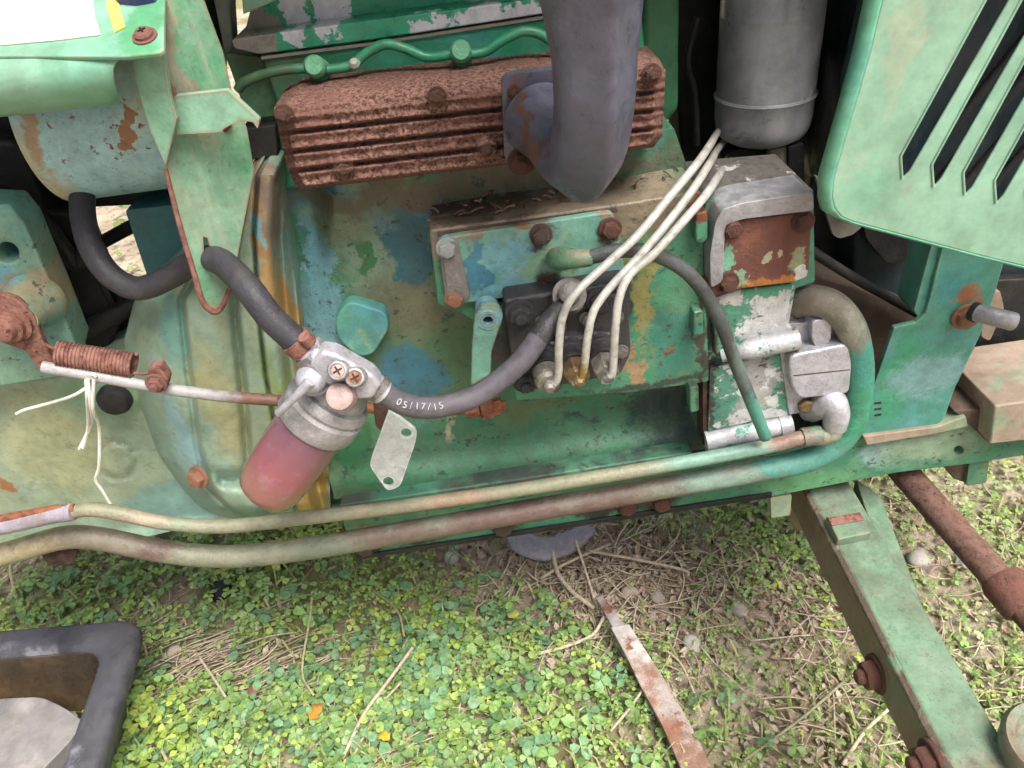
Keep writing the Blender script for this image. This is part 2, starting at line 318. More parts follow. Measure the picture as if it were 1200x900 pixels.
M['bracket'] = paint('bracket_paint', (.20, .38, .25), [((.10, .33, .17), 12, .5, .64), ((.30, .40, .28), 9, .5, .66)], [(215, 40, -.05, 18, 90, (.30, .28, .20), .5), (235, 50, -.05, 6, 60, (.15, .36, .20), .4), (262, 345, -.05, 16, 26, (.46, .28, .11), .6), (202, 130, -.09, 7, 26, (.30, .13, .07), .4), (180, 138, -.09, 6, 10, (.36, .18, .09), .15)], edge=((.26, .12, .075), .005), streak=((.32, .34, .24), .45), bump=.15, speck=.3, rust=(34, .70, .76), k=0.8, flake=.22, fcol=(.09, .065, .045))
M['tank'] = paint('pale_blue_paint', (.38, .60, .62), [((.58, .62, .42), 8, .48, .62), ((.30, .56, .66), 9, .52, .66)], [(40, 200, 0, 34, 50, (.47, .46, .30), .6), (55, 240, 0, 14, 14, (.42, .22, .12), .5), (160, 145, 0, 10, 22, (.34, .17, .09), .1), (25, 160, -.03, 10, 40, (.42, .30, .19), .5)], bump=.15, speck=.3, rust=(70, .64, .68), rough=.35, flake=.22, fcol=(.09, .065, .045))
M['manifold'] = None
def rusty(name, a, b, c_, bs=180, bump=1.0, dist=.004, rough=.95):
    s = NB(name); n1 = s.noise(bs, 4, .75); n2 = s.noise(26, 5, .6)
    c = s.mix(s.step(n1, .36, .62), b, a); c = s.mix(s.math('MULTIPLY', s.step(n2, .45, .7), .6), c, c_); c = s.mix(s.step(s.noise(bs * 1.7, 2, .7), .62, .7), c, (.06, .03, .024))
    s.put(s.b.inputs['Base Color'], c); s.b.inputs['Roughness'].default_value = rough; s.b.inputs['Specular IOR Level'].default_value = .15
    s.put(s.b.inputs['Normal'], s.bump(n1, bump, dist)); return s.m
M['manifold'] = rusty('scaly_rust', (.27, .148, .112), (.060, .027, .024), (.15, .07, .058), 420, 1.0, .0022)
M['mauverust'] = rusty('mauve_rust', (.17, .095, .075), (.10, .055, .045), (.20, .12, .085), 130, .5, .002)
M['rust'] = rusty('brown_rust', (.22, .085, .05), (.10, .038, .026), (.27, .12, .06), 120, .5, .002)
M['pinkrust'] = rusty('pale_rust', (.25, .125, .10), (.12, .052, .042), (.22, .10, .07), 140, .5, .002, .7)
M['darkrust'] = rusty('dark_rust', (.075, .045, .035), (.03, .02, .018), (.11, .06, .04), 110, .5, .002, .8)
M['rustplate'] = paint('rusted_plate', (.16, .062, .048), [((.12, .045, .038), 14, .5, .65), ((.20, .085, .058), 40, .52, .66)], [(852, 305, -.066, 10, 18, (.17, .36, .25), .12), (905, 331, -.066, 45, 5, (.42, .17, .05), .5), (900, 300, -.066, 6, 7, (.40, .36, .25), .1), (915, 295, -.066, 3, 5, (.42, .38, .28), .1), (935, 305, -.066, 10, 14, (.30, .30, .18), .2), (938, 322, -.066, 9, 7, (.62, .60, .58), .12), (870, 328, -.066, 6, 8, (.25, .38, .24), .15)], bump=.5, bs=160, rough=.8, speck=.3, warp=.012, wscale=60)
M['cast'] = paint('dirty_aluminium', (.46, .45, .48), [((.35, .34, .36), 14, .5, .66), ((.58, .57, .60), 22, .55, .7)], bump=.3, bs=140, rough=.42, metal=.35, speck=.35, k=0.8)
M['alu'] = paint('bright_aluminium', (.50, .49, .53), [((.40, .39, .44), 16, .5, .64)], bump=.25, bs=160, rough=.38, metal=.35, speck=.25, grime=.3, k=0.98)
M['timing'] = paint('timing_case_paint', (.09, .29, .19), [((.13, .34, .23), 14, .5, .65)], [
    (905, 380, -.058, 36, 26, (.58, .57, .58), .1), (850, 350, -.058, 20, 10, (.56, .53, .50), .12), (905, 350, -.058, 30, 5, (.60, .58, .56), .15), (880, 450, -.055, 32, 36, (.42, .41, .39), .35), (845, 460, -.055, 20, 40, (.10, .27, .20), .3), (890, 487, -.055, 40, 9, (.62, .61, .62), .2), (880, 200, .01, 120, 24, (.17, .155, .14), .3), (832, 440, -.055, 7, 80, (.05, .05, .045), .6), (880, 418, -.056, 50, 4, (.05, .05, .045), .6)], chips=(46, .58, .62, (.50, .50, .49)), bump=.35, bs=120, speck=.4, warp=.02, wscale=45, k=0.85, flake=.75)
M['chipalu'] = paint('chipped_aluminium_tube', (.60, .60, .62), [], chips=(42, .54, .58, (.06, .24, .18)), bump=.3, bs=120, speck=.3, rough=.4, metal=.3, k=0.75)
M['exhaust'] = paint('grey_cast_exhaust', (.115, .112, .16), [((.135, .13, .18), 6, .45, .65), ((.095, .092, .135), 7, .55, .7)], [(604, 150, -.08, 9, 46, (.17, .09, .075), .4)], bump=.12, bs=110, speck=.06, rough=.36, metal=.25, k=0.9)
M['can'] = paint('grey_canister', (.40, .40, .43), [((.47, .47, .49), 9, .45, .65), ((.33, .33, .36), 7, .5, .7)], streak=((.38, .38, .38), .4), bump=.04, bs=40, speck=.05, grime=.08, rough=.36, metal=.3)
M['pump'] = paint('oily_pump', (.050, .046, .050), [((.08, .072, .076), 14, .5, .65), ((.055, .10, .085), 18, .62, .7)], bump=.4, bs=130, rough=.42, metal=.3, speck=.4)
M['valvebody'] = paint('oily_steel', (.17, .155, .145), [((.26, .24, .21), 30, .5, .65), ((.10, .075, .06), 26, .55, .68)], bump=.4, bs=200, rough=.42, metal=.5, speck=.4)
M['brass'] = paint('brown_steel', (.22, .155, .075), [((.14, .09, .05), 30, .5, .65)], bump=.4, bs=200, rough=.42, metal=.4)
M['steel'] = paint('dark_bolt', (.12, .085, .075), [((.20, .12, .09), 40, .5, .65)], bump=.5, bs=240, rough=.55, metal=.3)
M['redbolt'] = paint('red_rust_bolt', (.17, .07, .052), [((.10, .042, .035), 40, .5, .65)], bump=.6, bs=240, rough=.75)
M['zinc'] = paint('zinc_bolt', (.42, .43, .43), [((.28, .22, .18), 50, .55, .7)], bump=.4, bs=240, rough=.45, metal=.5)
M['copperbolt'] = paint('orange_bolt', (.33, .16, .10), [((.20, .09, .06), 50, .52, .66)], bump=.4, bs=240, rough=.6, metal=.2)
M['greenbolt'] = paint('painted_bolt', (.10, .30, .17), [((.22, .22, .14), 50, .52, .66)], bump=.4, bs=240, rough=.5)
M['line'] = paint('injector_line', (.78, .76, .70), [((.62, .58, .50), 40, .55, .66)], [(684, 432, -.118, 8, 26, (.42, .28, .06), .5)], bump=.1, bs=180, rough=.35, metal=.2, speck=.15, k=0.6, grime=.25)
def rubber(name, c, c2, rough=.55):
    return paint(name, c, [(c2, 22, .5, .68)], bump=.25, bs=160, rough=rough, speck=.15, streak=None)
M['hose'] = rubber('rubber_hose', (.036, .033, .04), (.06, .055, .063)); M['hose2'] = rubber('greyed_hose', (.095, .086, .10), (.06, .054, .066)); M['black'] = rubber('black_rubber', (.015, .014, .016), (.03, .028, .03))
M['hosegreen'] = paint('overpainted_hose', (.045, .05, .05), [((.07, .075, .075), 26, .5, .65)], [(890, 495, -.09, 30, 36, (.08, .25, .19), .4), (862, 430, -.09, 16, 40, (.10, .13, .12), .6)], bump=.3, bs=150, rough=.5)
M['pipe'] = paint('rust_stained_pipe', (0.237, 0.201, 0.155), [((0.214, 0.242, 0.170), 8, .5, .62), ((0.172, 0.111, 0.093), 11, .5, .62), ((0.314, 0.270, 0.191), 13, .6, .72)], [(1005, 430, -.06, 40, 60, (.08, .34, .27), .5), (990, 480, -.06, 40, 40, (.08, .35, .21), .6), (935, 532, -.06, 60, 20, (.12, .36, .29), .6), (975, 372, -.05, 40, 24, (0.237, 0.237, 0.187), .5), (985, 365, -.05, 10, 30, (0.332, 0.318, 0.253), .4), (840, 560, -.06, 50, 12, (0.243, 0.344, 0.272), .6), (640, 598, -.06, 120, 14, (0.168, 0.106, 0.092), .6), (480, 622, -.06, 60, 14, (0.185, 0.134, 0.105), .6), (250, 648, -.06, 90, 14, (0.275, 0.275, 0.196), .6), (30, 645, -.06, 60, 16, (0.416, 0.359, 0.222), .6)], bump=.35, bs=130, speck=.35, rough=.42, k=0.72, flake=.22, fcol=(0.084, 0.066, 0.052))
M['thinpipe'] = paint('thin_pipe_paint', (0.293, 0.285, 0.192), [((0.348, 0.247, 0.168), 10, .52, .66), ((0.246, 0.325, 0.224), 9, .54, .68)], [(850, 532, -.07, 80, 14, (0.230, 0.396, 0.317), .6), (930, 512, -.07, 26, 12, (0.288, 0.180, 0.144), .5), (540, 585, -.07, 40, 12, (0.366, 0.258, 0.179), .6), (140, 605, -.07, 60, 14, (0.397, 0.332, 0.239), .6)], bump=.3, bs=140, speck=.3, rough=.42, k=0.78, flake=.22, fcol=(0.084, 0.066, 0.052))
M['sleeve'] = rubber('lilac_sleeve', (.30, .28, .32), (.24, .20, .21), .5)
M['rod'] = paint('pale_rod', (.46, .44, .44), [((.34, .29, .27), 20, .5, .66)], [(310, 470, -.07, 40, 14, (.24, .12, .085), .6)], bump=.25, bs=160, rough=.45, speck=.25, k=0.75)
M['axle'] = paint('axle_paint', (.21, .33, .22), [((.27, .36, .26), 8, .46, .62), ((.27, .22, .15), 7, .52, .68), ((.14, .33, .23), 10, .58, .7)], edge=((.22, .15, .10), .005), bump=.25, bs=70, speck=.35, rust=(20, .62, .74), rough=.5, k=0.7, grime=.45, flake=.3)
M['axleworn'] = paint('worn_axle_edge', (.13, .10, .075), [((.24, .20, .15), 40, .5, .6), ((.20, .30, .20), 30, .56, .64)], bump=.6, bs=120, speck=.5, rough=.8)
M['axleside'] = paint('axle_dirty_side', (.19, .155, .105), [((.17, .115, .08), 9, .45, .6), ((.13, .19, .12), 9, .58, .68)], bump=.3, bs=70, speck=.4, rough=.6, streak=((.26, .22, .16), .3), flake=.3)
M['darkmetal'] = paint('near_black_metal', (.010, .010, .011), [((.022, .019, .017), 10, .5, .65)], bump=.3, bs=80, rough=.6, speck=0)  # albedo dropped to near black to deepen the bay's shade
M['sooty_green'] = paint('sooty_green', (.03, .12, .055), [((.015, .05, .03), 9, .5, .66)], bump=.2, bs=70, rough=.5)
M['brownplate'] = paint('dusty_brown_plate', (.085, .06, .045), [((.14, .095, .07), 12, .5, .65)], bump=.3, bs=90, rough=.7)
M['tanbox'] = paint('tan_green_box', (.34, .26, .20), [((.26, .34, .23), 9, .56, .64)], bump=.2, bs=70, rough=.5, edge=((.40, .24, .14),))
M['beige'] = paint('dusty_beige_sheet', (.22, .20, .165), [((.15, .135, .12), 12, .5, .66)], bump=.1, bs=60, rough=.55)
M['grey'] = paint('grey_sheet', (.30, .31, .27), [((.22, .24, .19), 9, .5, .66)], bump=.12, bs=60, rough=.5, streak=((.20, .25, .16), .4))
M['decal'] = paint('white_decal', (.82, .80, .62), [((.80, .76, .48), 6, .52, .7)], bump=.03, speck=.05, rough=.3)
M['yellow'] = paint('yellow_decal', (.78, .66, .16), [((.72, .66, .34), 20, .55, .7)], bump=.03, speck=.05, rough=.35)
M['bluecloth'] = paint('blue_plastic', (.05, .06, .20), [((.10, .10, .26), 30, .5, .65)], bump=.2, bs=140, rough=.5)
M['hookpaint'] = paint('hook_paint', (.25, .46, .33), [((.19, .42, .26), 10, .5, .65)], edge=((.30, .13, .085), .004), bump=.12, speck=.2, rough=.4, k=0.85)
M['knob'] = paint('knob_aluminium', (.50, .48, .49), [((.38, .35, .36), 26, .5, .62), ((.60, .58, .58), 20, .58, .66)], bump=.3, bs=170, rough=.42, metal=.3, speck=.4, grime=.4, k=0.74)
M['plug'] = paint('pinkish_plug', (.42, .30, .28), [((.34, .17, .13), 30, .5, .62)], bump=.3, bs=180, rough=.5)
def bowl_mat():
    s = NB('stained_plastic_bowl'); a, b = P(388, 470, -.12), P(318, 570, -.13); ax = (b - a); ln = ax.length
    h = s.math('DIVIDE', s.vm('DOT_PRODUCT', s.vm('SUBTRACT', s.co, tuple(a)), tuple(ax.normalized()), 1), ln)
    h = s.math('ADD', h, s.math('MULTIPLY', s.math('SUBTRACT', s.noise(60, 5), .5), .12))
    c = s.mix(s.step(h, .3, .75), (.20, .088, .118), (.28, .088, .105)); c = s.mix(s.step(h, .74, .9), c, (.27, .11, .09)); c = s.mix(s.math('MULTIPLY', s.step(s.noise(45, 6, .7), .5, .7), .35), c, (.34, .24, .28))
    s.put(s.b.inputs['Base Color'], c); s.b.inputs['Roughness'].default_value = .2; s.b.inputs['Coat Weight'].default_value = .25; s.b.inputs['Coat Roughness'].default_value = .08; s.b.inputs['Transmission Weight'].default_value = .2
    s.b.inputs['Subsurface Weight'].default_value = .12; s.b.inputs['Subsurface Radius'].default_value = (.02, .006, .006); s.b.inputs['Subsurface Scale'].default_value = .3
    s.put(s.b.inputs['Normal'], s.bump(s.noise(90, 5), .12, .002)); return s.m
M['bowl'] = bowl_mat()
M['white'] = paint('white_thread', (.72, .70, .64), bump=.05, rough=.8, speck=0)
M['tab'] = paint('white_painted_steel', (.55, .58, .56), [((.46, .52, .49), 30, .5, .66), ((.30, .24, .19), 40, .64, .72)], bump=.25, bs=170, rough=.4, speck=.3, edge=((.62, .62, .62),), k=0.85)
M['hole'] = paint('hole_shadow_metal', (.01, .01, .01), bump=0, speck=0, rough=.9)

# ================================================================== TRACTOR
T = empty('tractor', (0, 0, 0), label='weathered green compact tractor with its engine, rusty manifold and chassis exposed', category='tractor')

# ---- engine block
def f_block(u, v):
    lx = itp(v, [(0, 330), (.5, 345), (1, 392)]); rx = itp(v, [(0, 790), (.08, 800), (.3, 826), (1, 826)])
    px = lx + (rx - lx) * u; py = itp(v, [(0, 205), (1, 585)]) + (-.135 * (px - 390))
    h = .004 * (fbm(px / 60, py / 60) - .5)
    h += .012 * sst(345, 395, px) * (1 - sst(430, 600, px) * .4)            # barrel swell of the cylinder wall
    h -= .012 * sst(395, 370, px) * sst(330, 260, py)
    h += .010 * sst(545, 575, py + .135 * (px - 390) - 0)                    # foot flange of the crankcase
    return px, py, -h
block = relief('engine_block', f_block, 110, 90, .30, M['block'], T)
# dark right cavity is left open between housing and timing case
slab('core_plug', rnd([(392, 372), (408, 353), (452, 366), (457, 384), (438, 416), (420, 419), (395, 398)], 12), -.024, .02, paint('plug_paint', (.12, .33, .24), [((.10, .30, .31), 20, .48, .62), ((.22, .40, .27), 26, .56, .68)], bump=.15, speck=.2), block, .002)
slab('crankcase_flange', [(398, 592), (600, 563), (812, 530), (812, 546), (600, 580), (400, 608)], -.035, .06, M['oily'], block, .002)
lathe('core_bolt_hole', P(512, 537, -.004), FR, [(.004, -.004), (.004, .002), (.002, .003)], M['darkrust'], block, 12)

# ---- governor and tappet housing (proud of the block, with a dirty top ledge)
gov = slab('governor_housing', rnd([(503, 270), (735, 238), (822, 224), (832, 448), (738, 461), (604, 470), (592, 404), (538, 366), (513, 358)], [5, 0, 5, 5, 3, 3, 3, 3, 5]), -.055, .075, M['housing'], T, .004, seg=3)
for q in ([(815, 250), (830, 247), (830, 280), (825, 286), (815, 285)], [(813, 366), (824, 364), (825, 392), (820, 398), (812, 397)], [(808, 455), (819, 452), (820, 482), (809, 485)]):
    slab('lug', q, -.066, .014, M['housing'], gov, .002)
slab('gasket_edge', [(823, 300), (827, 299), (829, 520), (824, 522)], -.054, .02, M['darkrust'], gov, 0)
slab('gasket_edge', [(512, 272), (722, 243), (724, 247), (514, 277)], -.0556, .004, M['brownplate'], gov, 0)
cov = slab('cover_plate', rnd([(512, 280), (719, 248), (735, 330), (523, 359)], [12, 10, 8, 12]), -.0625, .007, M['cover'], T, .0015)
slab('raised_pad', rnd([(516, 284), (536, 280), (552, 350), (526, 357)], 8), -.0645, .003, paint('pad_grime', (.20, .18, .165), [((.26, .30, .25), 24, .55, .66)], bump=.4, bs=140, rough=.6, speck=.4), cov, .001)
for (x, y, k, s_) in ((524, 291, 'zinc', .0062), (533, 350, 'copperbolt', .0062), (634, 275, 'steel', .0064), (715, 268, 'redbolt', .0066), (639, 337, 'redbolt', .0064)):
    bolt(P(x, y, -.0635), FR, s_, M[k], cov)
fit = tp('fuel_union', [(652, 303, -.062), (656, 303, -.078), (672, 303, -.086), (694, 302, -.088)], [.008, .0085, .007, .0058], M['housing'], T)
tp('overflow_hose', [(688, 302, -.088), (735, 293, -.09), (775, 301, -.09), (812, 326, -.09), (842, 372, -.09), (862, 425, -.088), (880, 470, -.085), (897, 512, -.08)], .0052, M['hosegreen'], T)

# ---- injection pump
pump = slab('injection_pump', rnd([(590, 352), (735, 330), (740, 415), (728, 440), (606, 462), (596, 400)], 6), -.082, .03, M['pump'], T, .004, seg=3)
slab('pump_flange', rnd([(560, 372), (596, 352), (602, 420), (594, 440), (566, 410)], 6), -.064, .01, M['pump'], pump, .002)
slab('pump_web', rnd([(690, 352), (724, 344), (728, 400), (694, 404)], 6), -.088, .01, M['pump'], pump, .003)
for x, y, k in ((609, 367, 'pump'), (616, 446, 'pump'), (704, 352, 'pump')):
    bolt(P(x, y, -.084), FR, .0085, M[k], pump, 'nut')
for x, y in ((636, 378), (655, 384), (688, 374), (722, 372), (728, 412), (650, 452)): bolt(P(x, y, -.084), FR, .0046, M['valvebody'], pump)
for x, y in ((634, 410), (667, 404), (700, 399)): lathe('valve_collar', P(x, y, -.082), (.04, -1, -.22), [(.0145, -.002), (.0145, .004), (.013, .0055)], M['pump'], pump, 6, angle=25)
for i, (x, y, mt) in enumerate(((634, 410, 'valvebody'), (667, 404, 'brass'), (700, 399, 'valvebody'))):
    c = P(x, y, -.084); ax = (.04, -1, -.22)
    dv = lathe('delivery_valve', c, ax, [(.011, -.004), (.011, .008), (.0095, .009), (.0095, .017), (.0102, .018), (.0102, .02)], M['pump'], pump, 20)
    lathe('union_nut', Vector(c) + Vector(ax) * .02, ax, [(.0092, 0), (.0098, .002), (.0098, .011), (.0082, .014), (.0045, .0145), (.0045, .018), (.003, .0205)], M[mt], pump, 6 if i else 20, angle=25)
lines = [[(640, 451, -.117), (648, 450, -.119), (654, 440, -.12), (655, 407, -.121), (659, 373, -.12), (673, 345, -.117), (707, 313, -.108), (747, 276, -.1), (785, 230, -.085), (815, 194, -.06), (832, 170, -.02), (839, 158, .06), (854, 138, .14), (872, 122, .15)],
         [(672, 448, -.117), (679, 446, -.119), (684, 433, -.12), (689, 393, -.121), (696, 364, -.118), (715, 337, -.112), (747, 303, -.105), (781, 263, -.095), (812, 222, -.075), (833, 189, -.03), (841, 175, .06), (858, 156, .14), (878, 142, .15)],
         [(706, 445, -.117), (713, 445, -.119), (718, 433, -.12), (721, 385, -.121), (726, 348, -.118), (739, 321, -.112), (768, 296, -.107), (801, 259, -.098), (826, 230, -.08), (842, 206, -.04), (850, 192, .06), (862, 168, .14), (882, 156, .15)]]
for q in lines: tp('injector_line', q, .0029, M['line'], T, segs=12)
ban = lathe('banjo_union', P(666, 350, -.083), (0, -.75, .66), [(.012, 0), (.012, .003), (.0095, .0032), (.0095, .012), (.012, .0122), (.012, .0145), (.008, .015), (.008, .021), (.006, .0225)], M['valvebody'], T, 18)
tp('fuel_return_hose', [(432, 447, -.138), (452, 462, -.14), (478, 475, -.139), (512, 477, -.135), (560, 463, -.128), (606, 428, -.12), (632, 395, -.112), (650, 371, -.104)], .0078, M['hose2'], T)
hose_b = bpy.data.objects['fuel_return_hose']
tp('hose_end', [(632, 395, -.112), (643, 380, -.108), (652, 368, -.102), (660, 358, -.096)], [.0082, .0082, .0075, .006], M['pump'], T, segs=14)
slab('stop_lever', rnd([(556, 372), (563, 357), (584, 358), (590, 370), (581, 396), (576, 412), (575, 438), (552, 452), (553, 410)], 4), -.088, .005, M['cover'], T, .001, hp=[ell(572, 376, 6, 5, 12)])
lathe('lever_hub', P(572, 374, -.086), FR, [(.0085, -.02), (.0085, 0), (.0085, .002), (.0078, .0026), (.0052, .0026), (.005, -.012)], M['cover'], T, 20)

# lettering: printed date on the hose
def glyphs(name, txt, places, size, nrm, mat, parent, thick=.0002):
    for ch, (c, xdir) in zip(txt, places):
        cu = bpy.data.curves.new(name, 'FONT'); cu.body = ch; cu.size = size; cu.extrude = thick; cu.align_x = 'CENTER'; cu.align_y = 'CENTER'
        to = bpy.data.objects.new('tmp', cu); scene.collection.objects.link(to); me = bpy.data.meshes.new_from_object(to); bpy.data.objects.remove(to)
        z = Vector(nrm).normalized(); x = (Vector(xdir) - z * Vector(xdir).dot(z)).normalized(); y = z.cross(x)
        mm = Matrix.Identity(4)
        for k in range(3): mm[k][0], mm[k][1], mm[k][2], mm[k][3] = x[k], y[k], z[k], c[k]
        me.transform(mm); me.materials.clear(); me.materials.append(mat); o = bpy.data.objects.new(name, me); scene.collection.objects.link(o); o.parent = parent
hn = Vector((0, -.80, .60)); pl = []
hp_y = [(452, -.14), (478, -.139), (512, -.135), (560, -.128)]; hp_c = [(452, 462), (478, 475), (512, 477), (560, 463)]
for k in range(8):
    x = 470 + 6.9 * k; a = P(x, itp(x, hp_c), itp(x, hp_y)); b = P(x + 3, itp(x + 3, hp_c), itp(x + 3, hp_y))
    pl.append((a + hn * (.0092 if k < 3 else .0083), b - a))
M['print'] = paint('faded_white_print', (.42, .41, .42), bump=.1, speck=.4, grime=.3, bs=200)
glyphs('printed_digit', '05/17/15', pl, .0066, hn, M['print'], hose_b)

# ---- cylinder head and valve cover
head = slab('cylinder_head', [(302, 62), (752, 4), (768, 166), (760, 182), (330, 226), (322, 120)], .006, .22, M['head'], T, .005)
slab('head_corner', rnd([(262, 62), (306, 66), (330, 130), (330, 200), (318, 200), (285, 120)], 6), .02, .1, paint('corner_paint', (.05, .12, .06), [((.10, .22, .12), 14, .5, .64), ((.16, .10, .07), 20, .58, .7)], bump=.3, speck=.4), head, .004)
vc = slab('valve_cover', rnd([(286, 40), (318, -90), (745, -145), (752, 0), (640, 14), (480, 30)], [8, 8, 8, 8, 0, 0]), .028, .15, M['valve'], T, .008, seg=4)
slab('cover_rim', rnd([(271, 47), (300, 42), (453, 21), (640, -3), (756, -17), (756, -1), (620, 19), (437, 47), (304, 64), (274, 57)], 3), .002, .19, M['valve'], vc, .0025)
slab('head_gasket_strip', [(306, 66), (437, 49), (620, 21), (752, 1), (752, 4), (620, 25), (437, 53), (306, 70)], .004, .02, M['beige'], vc, 0)
slab('torn_label', [(283, -10), (322, -10), (325, 0), (285, 17)], -.0, .003, M['hookpaint'], vc, .0005)
lathe('paint_lump', P(416, 76, -.016), (0, -.7, .7), [(.003, 0), (.0042, .002), (.0025, .0045), (.0, .005)], M['grey'], head, 7, angle=20)
rl = tp('fuel_return_line', [(279, 105, -.012), (287, 96, -.014), (320, 84, -.014), (357, 80, -.014), (375, 82, -.015), (411, 77, -.014), (427, 64, -.013), (451, 52, -.013), (475, 57, -.013), (501, 67, -.014), (528, 64, -.015), (541, 64, -.015), (567, 61, -.014), (588, 48, -.013), (612, 37, -.013), (633, 40, -.013), (660, 55, -.013), (700, 50, -.01)], .0033, M['head'], T, segs=12)
for x, y in ((375, 82), (541, 65)):
    lathe('banjo_bolt', P(x, y, -.006), (0, -.9, .35), [(.0075, 0), (.0075, .003), (.0066, .0035), (.0066, .013), (.0072, .0135), (.0072, .018), (.0055, .0205)], M['greenbolt'], rl, 16)

# ---- exhaust manifold
def f_man(u, v):
    px0 = itp(v, [(0, 342), (.2, 321), (.45, 327), (.8, 338), (1, 349)]); px1 = itp(v, [(0, 750), (.12, 772), (.25, 780), (.9, 776), (1, 766)]); px = px0 + (px1 - px0) * u
    top = 99 - (px - 340) * .103; bot = 223 - (px - 349) * .121
    py = top + (bot - top) * v
    y = np.where(v < .27, -.012 - .05 * np.sin(np.clip(v / .27, 0, 1) * math.pi / 2) ** .85, -.062)
    t = (v - .27) / .73 * 4.0
    g_ = np.abs(t - np.round(t)); rid = sst(.02, .2, g_) - .25 * sst(.2, .5, g_)
    y = y - np.where(v >= .27, .0070 * (rid - .55) + .004, 0.0)
    e = np.minimum(u, 1 - u); y = y + .02 * (1 - sst(0, .03, e)) ** 1.5
    y = y + .018 * sst(.97, 1, v)
    for bx, by in ((333, 134), (512, 113), (403, 197), (571, 173), (612, 189), (764, 86), (700, 160)):
        d = np.hypot(px - bx, py - by); y = y - .007 * (1 - sst(9, 15, d)) * sst(.12, .24, v)
    y = y + .0032 * (fbm(px / 7, py / 7, 3) - .5) + .004 * (fbm(px / 40, py / 40, 3) - .5)
    return px, py, y
man = relief('exhaust_manifold', f_man, 330, 100, .012, M['manifold'], T, angle=80)
for x, y in ((333, 134), (512, 113), (403, 197), (571, 173), (764, 86)):
    bolt(P(x, y, -.0725), FR, .0048, M['manifold'], man, 'nut')
def star(a):
    d = (a - 0.0 + math.pi) % (2 * math.pi) - math.pi
    b_ = math.acos(.95 / 1.27); e_ = math.sqrt(d * d + .0025); return .95 / math.cos(b_ - min(b_, e_))
ex = empty('exhaust_elbow'); ex.parent = T
slab('flange', rnd([(588, 94), (600, 87), (660, 80), (672, 96), (668, 176), (626, 186), (616, 199), (596, 197), (591, 180)], 5), -.079, .009, M['exhaust'], ex, .0015, hp=[ell(602, 106, 6, 7, 12)])
fc = P(632, 140, -.079)
path = [fc + Vector(q) for q in ((0, 0, 0), (.005, -.022, -.004), (.012, -.05, -.008), (.018, -.076, .004), (.021, -.088, .030), (.022, -.09, .055), (.022, -.09, .078), (.022, -.09, .105), (.022, -.09, .14), (.022, -.09, .18))]
tube('pipe', path, [.0245, .0195, .0200, .0215, .0215, .0220, .0250, .032, .044, .05], M['exhaust'], ex, segs=72, res=8, angle=100, shape=(star, Vector((-.06, 0, -1))))
bolt(P(602, 107, -.076), FR, .005, M['manifold'], ex, 'nut', 'stud'); bolt(P(611, 189, -.079), FR, .0072, M['manifold'], ex, 'nut', 'stud')
slab('rust_flake', rnd([(598, 112), (606, 112), (618, 150), (622, 178), (604, 176), (600, 140)], 4), -.0805, .002, M['rust'], ex, .0006)

# ---- canister
cc = P(893, 150, .085); zc = P(888, 178, .05).z
can = lathe('canister', (cc.x, cc.y, zc), (0, 0, 1), [(.012, -.003), (.028, -.0015), (.0355, .003), (.039, .010), (.0402, .018), (.0405, .034), (.0412, .035), (.0412, .037), (.0400, .038), (.0400, .098), (.0403, .099), (.0400, .100), (.0400, .30)], M['can'], T, 48)
glyphs('embossed_mark', 'L8', [(Vector((cc.x, cc.y, zc + .0395)) + Vector((math.sin(a), -math.cos(a), 0)) * .0402, (math.cos(a), math.sin(a), 0)) for a in (.52, .72)], .009, Vector((math.sin(.62), -math.cos(.62), .0)), M['can'], can, .0005)
lathe('bead', (cc.x, cc.y, zc + .036), (0, 0, 1), [(.041, -.0008), (.042, 0), (.041, .0008)], M['zinc'], can, 48)

# ---- timing case, rusted plate, hydraulic pump
tim = slab('timing_case', rnd([(826, 240), (835, 232), (953, 222), (955, 330), (932, 338), (924, 382), (922, 412), (926, 486), (832, 512), (824, 520), (826, 420)], 3), -.05, .075, M['timing'], T, .003)
slab('top_lip', rnd([(838, 262), (846, 246), (870, 238), (953, 225), (954, 247), (870, 257), (850, 264), (847, 330), (833, 338), (832, 300)], 5), -.07, .034, M['cast'], tim, .006, seg=4)
rp = slab('rusted_cover', rnd([(846, 261), (952, 248), (948, 324), (930, 331), (866, 339), (836, 349), (826, 333), (845, 321)], 3), -.066, .016, M['rustplate'], tim, .0015)
for x, y in ((858, 267), (853, 331), (941, 260)): bolt(P(x, y, -.067), FR, .0066, M['redbolt'], tim)
slab('casting_pad', rnd([(836, 350), (864, 341), (930, 333), (922, 378), (932, 388), (933, 406), (865, 420), (838, 418)], 4), -.059, .02, M['timing'], tim, .004, seg=3)
tp('casting_rib', [(845, 416, -.058), (880, 408, -.062), (934, 396, -.062)], [.006, .009, .0095], M['chipalu'], tim)
slab('lower_cover', rnd([(832, 432), (916, 413), (927, 486), (880, 494), (830, 506)], 3), -.056, .02, M['timing'], tim, .002)
slab('cover_border', rnd([(914, 412), (922, 410), (934, 484), (925, 487)], 2), -.058, .02, M['alu'], tim, .0015)
dt = tp('drain_tube', [(826, 516, -.055), (880, 505, -.055), (920, 497, -.055)], .0098, M['chipalu'], tim, smooth=False)
tp('end_cap', [(912, 499, -.055), (926, 496, -.055)], .0112, M['cast'], tim, smooth=False)
hp = empty('hydraulic_pump'); hp.parent = T
slab('body', rnd([(924, 418), (990, 404), (1000, 410), (996, 462), (936, 468), (927, 452)], 9), -.068, .05, M['alu'], hp, .013, seg=6)
slab('seam', [(930, 440), (996, 433), (996, 433.9), (930, 440.9)], -.0684, .004, M['darkrust'], hp, 0)
